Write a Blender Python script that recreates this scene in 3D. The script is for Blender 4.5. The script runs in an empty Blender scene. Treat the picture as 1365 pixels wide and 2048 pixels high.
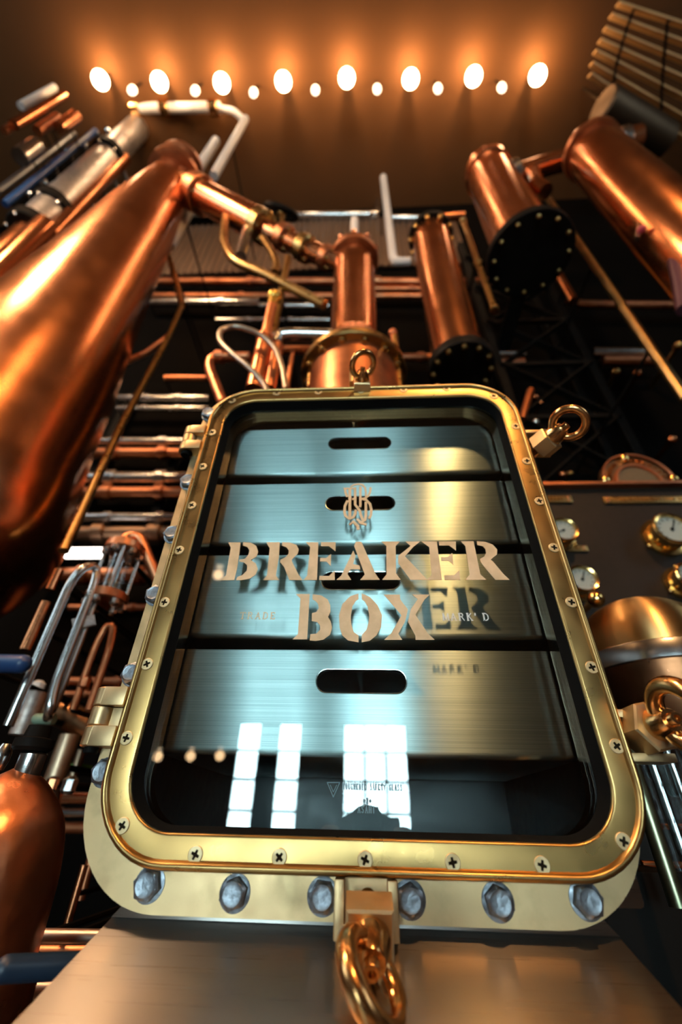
import bpy, bmesh, math, random
from mathutils import Vector, Matrix
random.seed(7)
V = Vector
PI = math.pi
scene = bpy.context.scene
COL = scene.collection
CZ = 1.4                       # lens height above the floor, metres
FPX = 853.3                    # focal length in pixels of the 1365x2048 frame (15 mm lens)
_p, _y, _r = math.radians(35.76), math.radians(-3.627), math.radians(1.486)
FW = V((math.sin(_y)*math.cos(_p), math.cos(_y)*math.cos(_p), math.sin(_p)))
_rt = V((math.cos(_y), -math.sin(_y), 0)); _up = _rt.cross(FW)
RT = math.cos(_r)*_rt + math.sin(_r)*_up
UP = -math.sin(_r)*_rt + math.cos(_r)*_up
EYE = V((0, 0, CZ))
def ray(px, py): return FW + RT*((px-682.5)/FPX) - UP*((py-1024)/FPX)
def P(px, py, Y):
    d = ray(px, py); return EYE + d*(Y/d.y)
def PZ(px, py, z):
    d = ray(px, py); return EYE + d*((z-CZ)/d.z)
def dep(p): return (p-EYE).dot(FW)
def px2m(p, w): return w*dep(p)/FPX
def vert(p, py):
    """point straight above or below p that shows on picture row py"""
    q = p-EYE; k = (1024-py)/FPX
    t = (k*q.dot(FW)-q.dot(UP))/(UP.z-k*FW.z)
    return p+V((0, 0, t))
# ---------------------------------------------------------------- mesh builder
def fillet(pts, rad, n=6):
    pts = [V(p) for p in pts]
    if rad <= 0 or len(pts) < 3: return pts
    out = [pts[0]]
    for i in range(1, len(pts)-1):
        a, b, c = pts[i-1], pts[i], pts[i+1]
        d1 = (a-b); d2 = (c-b); l = min(rad, d1.length*.48, d2.length*.48)
        s = b+d1.normalized()*l; e = b+d2.normalized()*l
        for k in range(n+1):
            t = k/n; out.append(s*(1-t)**2+b*2*t*(1-t)+e*t*t)
    out.append(pts[-1]); return out
def basis(d):
    d = d.normalized()
    a = V((0, 0, 1)) if abs(d.z) < .9 else V((1, 0, 0))
    u = a.cross(d).normalized(); return u, d.cross(u)
class MB:
    def __init__(s): s.bm = bmesh.new(); s.mi = 0
    def face(s, vs):
        try:
            f = s.bm.faces.new(vs); f.material_index = s.mi; return f
        except ValueError: return None
    def loops(s, loops, closed=True, cap0=False, cap1=False):
        vl = [[s.bm.verts.new(p) for p in L] for L in loops]
        n = len(vl[0])
        for a, b in zip(vl, vl[1:]):
            for i in range(n if closed else n-1):
                j = (i+1) % n; s.face((a[i], a[j], b[j], b[i]))
        if cap0: s.face(list(reversed(vl[0])))
        if cap1: s.face(vl[-1])
        return vl
    def tube(s, pts, r, seg=14, bend=0, closed=False, caps=True):
        pts = fillet(pts, bend) if not closed else [V(p) for p in pts]
        n = len(pts); rs = r if isinstance(r, (list, tuple)) else None
        loops = []; u = None
        for i, p in enumerate(pts):
            if closed: t = (pts[(i+1) % n]-pts[i-1])
            elif i == 0: t = pts[1]-pts[0]
            elif i == n-1: t = pts[-1]-pts[-2]
            else: t = (pts[i+1]-p).normalized()+(p-pts[i-1]).normalized()
            t = t.normalized()
            if u is None: u, v = basis(t)
            else:
                u = (u-t*u.dot(t)).normalized()
            v = t.cross(u)
            rr = r if rs is None else rs[0]+(rs[1]-rs[0])*i/(n-1)
            loops.append([p+(u*math.cos(2*PI*k/seg)+v*math.sin(2*PI*k/seg))*rr for k in range(seg)])
        if closed: loops.append(loops[0]); vl = [[s.bm.verts.new(p) for p in L] for L in loops[:-1]]; vl.append(vl[0]); \
            [s.face((a[i], a[(i+1) % seg], b[(i+1) % seg], b[i])) for a, b in zip(vl, vl[1:]) for i in range(seg)]
        else: s.loops(loops, True, caps, caps)
        return s
    def lathe(s, base, axis, prof, seg=40, cap0=True, cap1=True, rot=0):
        axis = V(axis).normalized(); u, v = basis(axis)
        L = [[V(base)+axis*t+(u*math.cos(rot+2*PI*k/seg)+v*math.sin(rot+2*PI*k/seg))*max(r, 1e-5) for k in range(seg)] for t, r in prof]
        s.loops(L, True, cap0, cap1); return s
    def cyl(s, a, b, r, seg=24, bev=0):
        a, b = V(a), V(b); l = (b-a).length
        if bev: pr = [(0, r-bev), (bev, r), (l-bev, r), (l, r-bev)]
        else: pr = [(0, r), (l, r)]
        return s.lathe(a, b-a, pr, seg)
    def sphere(s, c, r, seg=24, sq=1):
        n = seg//2
        return s.lathe(V(c)-V((0, 0, r*sq)), (0, 0, 1), [(r*sq*(1-math.cos(PI*i/n)), r*math.sin(PI*i/n)) for i in range(n+1)], seg)
    def box(s, c, size, rot=None, bev=0):
        c = V(c); x, y, z = [k/2 for k in size]
        M = rot if rot is not None else Matrix.Identity(3)
        vs = [s.bm.verts.new(c+M @ V((i*x, j*y, k*z))) for i in (-1, 1) for j in (-1, 1) for k in (-1, 1)]
        fs = [s.face([vs[q] for q in f]) for f in ((0, 1, 3, 2), (4, 6, 7, 5), (0, 4, 5, 1), (2, 3, 7, 6), (0, 2, 6, 4), (1, 5, 7, 3))]
        if bev:
            es = list({e for f in fs for e in f.edges})
            bmesh.ops.bevel(s.bm, geom=es, offset=bev, segments=2, affect='EDGES', profile=.6)
        return s
    def beam(s, a, b, w, h):
        a, b = V(a), V(b); d = (b-a).normalized(); u, v = basis(d)
        L = [[p+u*(w/2*i)+v*(h/2*j) for i, j in ((-1, -1), (1, -1), (1, 1), (-1, 1))] for p in (a, b)]
        s.loops(L, True, True, True); return s
    def prism(s, poly, fn, t0, t1):
        """poly in 2D, fn(u, v, t) -> 3D"""
        s.loops([[fn(u, v, t0) for u, v in poly], [fn(u, v, t1) for u, v in poly]], True, True, True); return s
    def holed(s, outer, holes, fn, t, depth=0):
        """flat face with holes; walls of the holes go back by depth"""
        es = []
        for lp in [outer]+holes:
            vs = [s.bm.verts.new(fn(u, v, t)) for u, v in lp]
            es += [s.bm.edges.new((vs[i], vs[(i+1) % len(vs)])) for i in range(len(vs))]
        r = bmesh.ops.triangle_fill(s.bm, use_beauty=True, edges=es)
        for g in r['geom']:
            if isinstance(g, bmesh.types.BMFace): g.material_index = s.mi
        if depth:
            for lp in holes: s.loops([[fn(u, v, t) for u, v in lp], [fn(u, v, t+depth) for u, v in lp]])
        return s
    def build(s, name, mats, parent=None, angle=38, props=None, merge=True):
        bm = s.bm
        if merge: bmesh.ops.remove_doubles(bm, verts=bm.verts, dist=1e-6)
        bmesh.ops.recalc_face_normals(bm, faces=bm.faces)
        bm.normal_update()
        for f in bm.faces: f.smooth = True
        for e in bm.edges:
            if len(e.link_faces) == 2 and e.calc_face_angle(0) > math.radians(angle): e.smooth = False
        me = bpy.data.meshes.new(name)
        base = ORG.get(parent)
        if base is None:
            xs = [v.co for v in bm.verts]
            lo = V([min(c[i] for c in xs) for i in range(3)]); hi = V([max(c[i] for c in xs) for i in range(3)])
            base = V(((lo.x+hi.x)/2, (lo.y+hi.y)/2, lo.z))
        bmesh.ops.translate(bm, verts=bm.verts, vec=-base)
        bm.to_mesh(me); bm.free()
        for m in (mats if isinstance(mats, (list, tuple)) else [mats]): me.materials.append(m)
        o = bpy.data.objects.new(name, me); COL.objects.link(o)
        if parent is not None: o.parent = parent
        else: o.location = base
        ORG[o] = base
        if props:
            for k, v in props.items(): o[k] = v
        return o
ORG = {}
def thing(name, label, cat, loc, group=None):
    o = bpy.data.objects.new(name, None); COL.objects.link(o); o.location = loc; o.empty_display_size = .05
    o['label'] = label; o['category'] = cat
    if group: o['group'] = group
    ORG[o] = V(loc); return o
def solo(mb, name, mat, label, cat, group=None):
    p = {'label': label, 'category': cat}
    if group: p['group'] = group
    return mb.build(name, mat, None, props=p)
def inst(src, name, parent, loc, rot=(0, 0, 0)):
    o = src.copy(); o.name = name; COL.objects.link(o); o.parent = parent; o.location = V(loc)-ORG[parent]; o.rotation_euler = rot
    ORG[o] = ORG[parent]; return o
def struct(mb, name, mat):
    return mb.build(name, mat, None, props={'kind': 'structure'})
# ---------------------------------------------------------------- materials
MAT = {}
def nodes(name):
    m = bpy.data.materials.new(name); m.use_nodes = True
    nt = m.node_tree; b = nt.nodes['Principled BSDF']; MAT[name] = m
    return m, nt, b
def metal(name, col, rough=.3, col2=None, scale=8, amount=(.45, .7), bump=0, bscale=60, aniso=0, tang=None, metallic=1, rvar=.12, stretch=None, cstretch=None):
    m, nt, b = nodes(name); L = nt.links.new
    b.inputs['Metallic'].default_value = metallic
    tc = nt.nodes.new('ShaderNodeTexCoord')
    src = tc.outputs['Object']
    if stretch:
        mp = nt.nodes.new('ShaderNodeMapping'); mp.inputs['Scale'].default_value = stretch
        L(src, mp.inputs['Vector']); ssrc = mp.outputs['Vector']
    else: ssrc = src
    n = nt.nodes.new('ShaderNodeTexNoise'); n.inputs['Scale'].default_value = scale; n.inputs['Detail'].default_value = 6
    if cstretch:
        mc = nt.nodes.new('ShaderNodeMapping'); mc.inputs['Scale'].default_value = cstretch; L(src, mc.inputs['Vector']); L(mc.outputs['Vector'], n.inputs['Vector'])
    else: L(src, n.inputs['Vector'])
    cr = nt.nodes.new('ShaderNodeValToRGB')
    cr.color_ramp.elements[0].position = amount[0]; cr.color_ramp.elements[1].position = amount[1]
    cr.color_ramp.elements[0].color = (*col, 1); cr.color_ramp.elements[1].color = (*(col2 or col), 1)
    L(n.outputs['Fac'], cr.inputs['Fac']); L(cr.outputs['Color'], b.inputs['Base Color'])
    n2 = nt.nodes.new('ShaderNodeTexNoise'); n2.inputs['Scale'].default_value = bscale; n2.inputs['Detail'].default_value = 4
    L(ssrc, n2.inputs['Vector'])
    mr = nt.nodes.new('ShaderNodeMapRange'); mr.inputs['To Min'].default_value = max(.02, rough-rvar); mr.inputs['To Max'].default_value = rough+rvar
    L(n2.outputs['Fac'], mr.inputs['Value']); L(mr.outputs['Result'], b.inputs['Roughness'])
    if bump:
        bp = nt.nodes.new('ShaderNodeBump'); bp.inputs['Strength'].default_value = bump; bp.inputs['Distance'].default_value = .002
        L(n2.outputs['Fac'], bp.inputs['Height']); L(bp.outputs['Normal'], b.inputs['Normal'])
    if aniso and tang == 'radial':
        b.inputs['Anisotropic'].default_value = aniso; b.inputs['Anisotropic Rotation'].default_value = .25
        tn = nt.nodes.new('ShaderNodeTangent'); tn.direction_type = 'RADIAL'; tn.axis = 'Z'; L(tn.outputs[0], b.inputs['Tangent'])
    elif aniso:
        b.inputs['Anisotropic'].default_value = aniso
        cv = nt.nodes.new('ShaderNodeCombineXYZ')
        for i in range(3): cv.inputs[i].default_value = tang[i]
        L(cv.outputs[0], b.inputs['Tangent'])
    return m
def matte(name, col, rough=.6, spec=.4, col2=None, scale=5, bump=0):
    m = metal(name, col, rough, col2, scale, metallic=0, bump=bump)
    m.node_tree.nodes['Principled BSDF'].inputs['Specular IOR Level'].default_value = spec; return m
def emit(name, col, strength):
    m, nt, b = nodes(name)
    b.inputs['Base Color'].default_value = (*col, 1)
    b.inputs['Emission Color'].default_value = (*col, 1); b.inputs['Emission Strength'].default_value = strength
    return m
def pane(name, tint, refl, ior=1.5):
    """clear sheet glass: see-through with mirror reflections growing at grazing angles"""
    m, nt, b = nodes(name); L = nt.links.new
    out = nt.nodes['Material Output']; nt.nodes.remove(b)
    t = nt.nodes.new('ShaderNodeBsdfTransparent'); t.inputs['Color'].default_value = (*tint, 1)
    g = nt.nodes.new('ShaderNodeBsdfGlossy'); g.inputs['Roughness'].default_value = .004; g.inputs['Color'].default_value = (*refl, 1)
    f = nt.nodes.new('ShaderNodeFresnel'); f.inputs['IOR'].default_value = ior
    ge = nt.nodes.new('ShaderNodeNewGeometry'); mr = nt.nodes.new('ShaderNodeMapRange')   # the sheet does not bend light: same index on both faces
    mr.inputs['To Min'].default_value = ior; mr.inputs['To Max'].default_value = 1/ior
    L(ge.outputs['Backfacing'], mr.inputs['Value']); L(mr.outputs['Result'], f.inputs['IOR'])
    mx = nt.nodes.new('ShaderNodeMixShader')
    L(f.outputs[0], mx.inputs[0]); L(t.outputs[0], mx.inputs[1]); L(g.outputs[0], mx.inputs[2]); L(mx.outputs[0], out.inputs['Surface'])
    return m
copper = metal('copper polished', (.83, .33, .15), .23, (.62, .22, .09), 3, (.4, .8), .06, 9, rvar=.07)
copper_d = metal('copper dull', (.62, .24, .11), .38, (.34, .12, .06), 9, (.4, .7), .3, 40)
copper_h = metal('copper hammered', (.80, .31, .15), .32, (.5, .17, .08), 7, (.4, .8), .8, 30)
brass = metal('brass brushed', (.46, .285, .105), .30, (.33, .22, .085), 14, (.5, .74), .04, 30)
brass_pl = metal('brass plate aged', (.64, .445, .235), .42, (.46, .33, .17), 26, (.5, .72), .12, 60)
brass_p = metal('brass polished', (.80, .52, .19), .16, (.66, .40, .14), 10, (.5, .7), .05, 20)
bronze = metal('bronze eye', (.80, .42, .16), .22, (.55, .26, .1), 30, (.45, .75), .25, 40)
recess_shade = matte('shaded recess', (.012, .009, .005), .8, .1)  # near-black colour stands in for the shade deep in the screw recess
screw_m = metal('screw brass', (.72, .58, .34), .5, (.5, .38, .2), 60, (.45, .7))
zinc = metal('zinc bolt', (.30, .33, .37), .40, (.18, .20, .23), 180, (.4, .7), .3, 200)
steel = metal('steel tube', (.66, .66, .66), .22, (.5, .49, .47), 6, (.45, .7), .1, 30)
steel_b = metal('steel brushed front', (.50, .58, .59), .32, (.34, .42, .43), 3, (.35, .7), aniso=1.0, cstretch=(1.5, 1.5, 300), tang=(0, 0, 1), rvar=.06, bscale=3, stretch=(2, 2, 220))
steel_d = metal('steel brushed deck', (.36, .335, .31), .29, None, 5, aniso=.95, tang=(0, .95, .25), rvar=.05, bscale=3, stretch=(2, 300, 300))
darkmetal = metal('black iron', (.008, .007, .006), .55, (.004, .0035, .003), 12, (.4, .7), .2, 50, metallic=0)
darkmetal.node_tree.nodes['Principled BSDF'].inputs['Specular IOR Level'].default_value = .06
interior = metal('dark cavity steel', (.05, .052, .055), .35, metallic=.8)
rubber = matte('black gasket', (.005, .005, .005), .6, .04)
letter_m = metal('bronze lettering', (.66, .50, .32), .5, (.50, .37, .22), 40, (.4, .7), .2, 60, metallic=.25, stretch=(2, 2, 60))
mark_m = matte('grey etched mark', (.14, .24, .29), .6)
letter_w = matte('pale etched mark', (.55, .62, .64), .6)
bluep = matte('blue paint', (.012, .05, .16), .35, .5)
navy = matte('navy rubber grip', (.012, .03, .06), .4, .5)
panel_m = matte('dark brown panel', (.014, .009, .006), .55, .2, (.011, .007, .005), 4)
dial_m = matte('ivory dial', (.55, .53, .48), .5)
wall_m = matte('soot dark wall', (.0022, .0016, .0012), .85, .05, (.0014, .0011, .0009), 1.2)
ceil_m = matte('brown ceiling', (.105, .044, .016), .75, .1, (.09, .038, .013), .8)
floor_m = matte('brown concrete floor', (.09, .07, .055), .55, .4, (.06, .045, .035), 2)
hall_m = matte('hall brick wall', (.05, .03, .022), .8, .2, (.03, .018, .012), 3)
wood_m = matte('pale slat', (.62, .34, .13), .5, .3, (.5, .26, .1), 3)
white_m = matte('white pipe coat', (.62, .60, .58), .4, .5)
grill_m = metal('ribbed zinc panel', (.26, .19, .15), .45)
bulb_m = emit('lamp glow', (1, .66, .36), 30)
bulb_k = emit('key lamp glow', (1, .50, .18), 620)
bulb_l_added = emit('added left lamp glow', (1, .62, .32), 220)  # glow of an added pendant, meant for streaks on the copper still
bulb_w_added = emit('added wide lamp glow', (1, .62, .34), 250)  # glow of an added globe that warms the left of the deck
bulb_s = emit('small lamp glow', (1, .8, .55), 4)
strip_refl_m = emit('strip reflection glow', (1, .93, .85), 5)  # emission stands in for a lamp mirrored on steel
day_m = emit('daylight through window', (.64, .89, .96), 32)
day_s = emit('daylight through side window', (.70, .90, 1), 6)
glass_m = pane('clear glass pane', (.93, .97, .96), (1, 1, 1), 1.6)
tube_g = pane('clear glass tube', (.9, .93, .93), (1, 1, 1), 1.5)
LAMP_W, PEND_W, EXPO = 13, 16, 0.0
# ================================================================= the glazed steel cabinet
D = .5
cab = thing('glazed_cabinet', 'brushed steel cabinet with a large brass framed glass door and four slotted drawers', 'cabinet', (0, .6, 0))
def rr(x0, x1, z0, z1, r, n=10):
    """rounded rectangle, counter-clockwise"""
    pts = []
    for cx, cz, a in ((x1-r, z1-r, 0), (x0+r, z1-r, 90), (x0+r, z0+r, 180), (x1-r, z0+r, 270)):
        for k in range(n+1):
            t = math.radians(a+90*k/n); pts.append((cx+r*math.cos(t), cz+r*math.sin(t)))
    return pts
def sweep(mb, x0, x1, z0, z1, r, prof, n=10, cap0=False, cap1=False):
    return mb.loops([[V((x, y, z+CZ)) for x, z in rr(x0-o, x1+o, z0-o, z1+o, max(r+o, .001), n)] for o, y in prof], True, cap0, cap1)
IX0, IX1, IZ0, IZ1, IR = -.2405, .2375, -.0135, .6135, .052      # door opening
# --- flange plate bolted behind the door
plate = MB()
pl_out = rr(-.287, .260, -.0735, .662, .095, 14); hole = rr(IX0-.003, IX1+.003, IZ0-.003, IZ1+.003, IR+.003, 10)
fxz = lambda u, v, t: V((u, t, v+CZ))
plate.holed(pl_out, [hole], fxz, .514)
plate.loops([[fxz(u, v, t) for u, v in pl_out] for t in (.514, .530)])
plate.loops([[fxz(u, v, t) for u, v in hole] for t in (.514, .530)])
plate.holed(pl_out, [hole], fxz, .530)
flange = plate.build('flange_plate', brass_pl, cab)
gk = MB(); po = rr(-.283, .256, -.069, .658, .09, 14)
gk.loops([[fxz(u, v, t) for u, v in po] for t in (.5302, .536)]); gk.holed(po, [hole], fxz, .536)
gk.build('flange_gasket', rubber, cab)
# --- door frame with sloping face and outer bead
fr = MB()
sweep(fr, IX0, IX1, IZ0, IZ1, IR, [(.002, .5225), (-.0005, .520), (.0, .5080), (.0, .5032), (.0005, .5020), (.0015, .5013), (.0030, .5010), (.0202, .5010), (.0209, .4996), (.0222, .4975), (.0240, .4963), (.0258, .4965), (.0275, .4980), (.0284, .5005), (.0285, .5030), (.0275, .505), (.0275, .5138)], 12)
frame = fr.build('door_frame', brass, cab, 50)
# --- screws
sm = MB()
circ = lambda r, n=24: [(r*math.cos(2*PI*k/n), r*math.sin(2*PI*k/n)) for k in range(n)]
fl = lambda u, v, t: V((u, t, v))
def cross_r(a):
    """outline of the driver recess in direction a"""
    a = (a+PI/4) % (PI/2)-PI/4; w, tip = .00105, .0040
    return min(tip/max(math.cos(a), 1e-6), w/max(abs(math.sin(a)), 1e-6)*(1+.35*abs(a)))
NS = 48
crs = [(cross_r(2*PI*k/NS)*math.cos(2*PI*k/NS), cross_r(2*PI*k/NS)*math.sin(2*PI*k/NS)) for k in range(NS)]
sm.loops([[fl(u, v, t) for u, v in c] for c, t in ((circ(.0070, NS), .003), (circ(.0070, NS), -.0009), (circ(.0064, NS), -.0014), (crs, -.0014), (crs, -.0010))])
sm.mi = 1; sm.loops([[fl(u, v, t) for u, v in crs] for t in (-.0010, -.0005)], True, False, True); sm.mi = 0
scr0 = sm.build('screw', [screw_m, recess_shade], frame); scr_me = scr0.data; scr_me.transform(Matrix.Translation(ORG[cab])); bpy.data.objects.remove(scr0)
pos = [(-.256, 1.0640*D-.0777*i) for i in range(7)]+[(.2535, 1.0640*D-.0777*i) for i in range(7)]
pos += [(-.0015+.0788*i, -.0295) for i in range(-2, 3)]+[(-.0015+.0771*i, .6325) for i in range(-2, 3)]
pos += [(-.2355, -.0095), (.2330, -.0110), (-.2360, .6140), (.2320, .6085)]
for i, (x, z) in enumerate(pos):
    o = bpy.data.objects.new('screw', scr_me); COL.objects.link(o); o.parent = frame
    nrm = V((0, -1, 0))
    rot = V((0, -1, 0)).rotation_difference(nrm).to_matrix().to_4x4() @ Matrix.Rotation(random.uniform(0, PI), 4, 'Y')
    o.matrix_local = Matrix.Translation(V((x, .5012, z+CZ))-ORG[cab]) @ rot
    ORG[o] = ORG[cab]
# --- hexagon bolts on the flange
hb = MB()
hb.lathe((0, .001, 0), (0, -1, 0), [(0, .0142), (.0016, .0142), (.0018, .0138)], 28)
hb.lathe((0, -.0006, 0), (0, -1, 0), [(0, .0125), (.0082, .0125), (.0094, .0108), (.0097, .0100)], 6)
hb.lathe((0, -.0102, 0), (0, -1, 0), [(-.0005, .0103), (0, .0100), (.0005, .0088), (.0002, .0080), (.0002, .0045)], 24)
tmp = hb.build('hex_bolt', zinc, cab); hb_me = tmp.data; hb_me.transform(Matrix.Translation(ORG[cab])); bpy.data.objects.remove(tmp)
for i, (x, z, a) in enumerate([(-.2015, -.0525, 12), (-.1205, -.0565, 40), (-.040, -.0565, 5), (.038, -.0565, 33), (.1155, -.0560, 20), (.192, -.0530, 48),
                               (-.274, .035, 10), (-.275, .135, 42), (-.276, .236, 25), (-.277, .332, 50), (-.277, .431, 8), (-.276, .59, 30)]):
    o = bpy.data.objects.new('hex_bolt', hb_me); COL.objects.link(o); o.parent = cab
    o.location = V((x, .5136, z+CZ))-ORG[cab]; o.rotation_euler = (0, math.radians(a), 0)
# --- glass
gl = MB(); go = rr(IX0+.0005, IX1-.0005, IZ0+.0005, IZ1-.0005, IR, 10)
gl.loops([[fxz(u, v, t) for u, v in go] for t in (.5215, .5265)], True, True, True)
glass = gl.build('glass_pane', glass_m, cab)
# seal between glass and frame
se = MB(); sweep(se, IX0, IX1, IZ0, IZ1, IR, [(-.0052, .5212), (-.0036, .5170), (-.0012, .5085), (-.0004, .5048), (.0003, .5046), (.0008, .5085), (.0028, .5205), (.0028, .5212)], 10)
se.build('door_seal', rubber, cab)
# --- housing behind the flange, open at the front
hs = MB()
X0, X1, Z0, Z1, YB = -.252, .252, -.060, .648, .95
nb = [(X0, Z0), (X1, Z0), (X1, Z1), (X0, Z1)]
hs.holed(rr(X0, X1, Z0, Z1, .004, 2), [rr(IX0-.002, IX1+.002, IZ0-.002, IZ1+.002, IR, 10)], fxz, .5365)
hs.loops([[fxz(u, v, t) for u, v in rr(X0, X1, Z0, Z1, .004, 2)] for t in (.5365, YB)], True, False, True)
hs.build('housing', steel_d, cab)
cv = MB(); 
cv.loops([[fxz(u, v, t) for u, v in rr(IX0+.002, IX1-.002, IZ0+.002, IZ1-.002, IR, 10)] for t in (.528, .556)])
cv.build('opening_liner', metal('dark bronze liner', (.30, .14, .06), .16), cab)
ci = MB(); ci.loops([[fxz(u, v, t) for u, v in rr(X0+.002, X1-.002, -.05, .642, .01, 3)] for t in (.5375, .93)], True, False, True)
ci.build('inner_lining', interior, cab)
# --- sloping deck under the door and the lower body down to the floor
dk = MB()
xa, xb = -.240, .222
a0, a1 = (.537, -.079), (.14, -.176)
def deck(x0, x1, y0, z0, y1, z1): return None
prof = [(.95, -.079), (.537, -.079), (.5345, -.0800), (.14, -.2105), (.132, -.2185), (.132, -1.4), (.95, -1.4)]
dk.loops([[V((x, y, z+CZ)) for y, z in prof] for x in (xa, xb)], True, True, True)
dk.build('sloping_deck', steel_d, cab, 30)
nk = MB()
nk.loops([[V((x, y, z+CZ)) for x, y in ((xa_, .5355), (xb_, .5355), (xb_, .95), (xa_, .95))] for xa_, xb_, z in ((-.222, .204, -.0598), (-.240, .222, -.0788))], True, True, True)
nk.build('neck', steel_d, cab, 30)
# --- drawers
SLOT = lambda cx, cz, w, h: rr(cx-w/2, cx+w/2, cz-h/2, cz+h/2, h/2-.0002, 10)
YD = .560
for i, (zt, zb, zs) in enumerate([(.600, .484, .5585), (.4655, .343, .4215), (.3255, .1965, .2810), (.1815, .058, .1415)]):
    d = MB(); x0, x1 = -.2475, .2405; e = .007
    d.holed(rr(x0+e, x1-e, zb+e, zt-e*.2, .002, 3), [SLOT(-.0045, zs, .1125, .0275)], fxz, YD, .012)
    def lo(o, y): return [V((x, y, z+CZ)) for x, z in rr(x0+e-o, x1-e+o, zb+e-o, zt-e*.2+o*.2, .002+o*.5, 3)]
    d.loops([lo(0, YD)]+[lo(e*math.sin(t), YD+e*(1-math.cos(t))) for t in (.3, .6, .9, 1.2, PI/2)]+[lo(e, YD+.30)])
    dr = d.build('drawer', steel_b, cab, 25)
    rim = MB(); sl = SLOT(-.0045, zs, .1125, .0275); so = SLOT(-.0045, zs, .1145, .0295)
    rim.loops([[fxz(u, v, YD+.0002) for u, v in SLOT(-.0045, zs, .116, .031)], [fxz(u, v, YD-.0012) for u, v in so], [fxz(u, v, YD-.001) for u, v in sl], [fxz(u, v, YD+.008) for u, v in sl]])
    rim.build('slot_rim', steel, dr)
# ---------------------------------------------------------------- lettering on the glass
YL = .5213
def c2(x, y): return (435+x*305/1365, 1070+y*305/1365)
def c3(x, y): return (720+x*305/1365, 1070+y*305/1365)
def gl_pt(px, py): q = P(px, py, YL); return (q.x, q.z-CZ)
LET2 = [
 [(98,68),(208,68),(200,150),(178,300),(152,405),(28,407),(78,362),(122,115)],
 [(232,66),(300,70),(350,100),(366,150),(352,195),(300,226),(345,255),(364,305),(345,355),(290,393),(215,406),(170,406),(178,378),(225,360),(265,320),(268,275),(240,246),(196,240),(202,222),(250,214),(278,180),(288,140),(270,110),(230,96)],
 [(438,66),(560,66),(552,200),(525,365),(556,405),(412,405),(445,362),(470,120)],
 [(582,66),(650,68),(710,92),(730,130),(720,170),(668,220),(668,236),(722,345),(765,405),(645,405),(600,290),(562,245),(566,222),(612,200),(638,170),(640,140),(620,112),(580,97)],
 [(793,66),(905,66),(893,405),(770,405),(805,365),(832,110)],
 [(930,66),(1060,66),(1058,148),(1000,102),(928,102)],
 [(922,208),(975,208),(1020,170),(1016,280),(980,240),(920,238)],
 [(915,368),(1000,368),(1052,318),(1052,405),(913,405)],
 [(1218,140),(1238,190),(1215,262),(1275,275),(1280,308),(1195,308),(1165,350),(1200,403),(1066,403),(1110,365)],
 [(705,530),(828,530),(805,935),(675,935),(722,890),(745,570)],
 [(855,532),(930,542),(990,580),(1012,630),(1014,690),(992,735),(1016,775),(1028,830),(1010,895),(950,938),(880,950),(828,945),(834,890),(885,885),(922,850),(920,812),(895,780),(846,772),(848,702),(885,692),(908,660),(905,622),(880,592),(852,576)],
 [(1265,525),(1190,550),(1120,620),(1090,720),(1095,830),(1120,900),(1170,945),(1265,962),(1265,900),(1222,870),(1200,800),(1195,730),(1210,640),(1240,592),(1265,574)],
]
LET3 = [
 [(-36,62),(15,62),(140,345),(180,403),(5,403),(45,355),(-50,100)],
 [(192,60),(360,60),(322,100),(325,345),(368,403),(200,403),(240,355),(238,100)],
 [(408,60),(540,60),(480,108),(405,192),(588,385),(604,403),(455,403),(345,255),(345,188),(455,100)],
 [(552,60),(690,60),(735,403),(600,403),(645,360),(622,110)],
 [(708,60),(860,60),(862,142),(800,96),(712,96)],
 [(728,200),(785,200),(828,162),(838,268),(795,232),(733,232)],
 [(755,362),(845,362),(890,318),(900,403),(760,403)],
 [(905,58),(1018,58),(1080,355),(1135,403),(945,403),(985,355),(945,100)],
 [(1048,58),(1120,62),(1190,87),(1230,132),(1228,175),(1172,222),(1190,236),(1290,355),(1342,403),(1215,403),(1125,300),(1082,242),(1076,214),(1115,196),(1130,162),(1125,128),(1100,102),(1052,92)],
 [(18,525),(90,555),(160,630),(200,720),(190,830),(150,900),(90,948),(18,962),(18,895),(60,850),(80,780),(85,720),(70,640),(45,597),(18,574)],
 [(215,535),(360,535),(362,578),(432,668),(405,780),(345,885),(380,940),(218,940),(282,880),(374,720),(250,575)],
 [(470,535),(628,535),(580,580),(498,715),(612,885),(672,940),(500,940),(498,900),(432,780),(455,670),(520,575)],
]
def letters(mb, polys, mp, y0=.5206, y1=.5214):
    for poly in polys:
        mb.holed([gl_pt(*mp(*q)) for q in poly], [], fxz, y0)
        mb.loops([[fxz(*gl_pt(*mp(*q)), t) for q in poly] for t in (y0, y1)])
lb = MB(); letters(lb, LET2[:9], c2); letters(lb, LET3[:9], c3)
lb.build('word_breaker', letter_m, glass, merge=False)
lb = MB(); letters(lb, LET2[9:], c2); letters(lb, LET3[9:], c3)
lb.build('word_box', letter_m, glass, merge=False)
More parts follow.
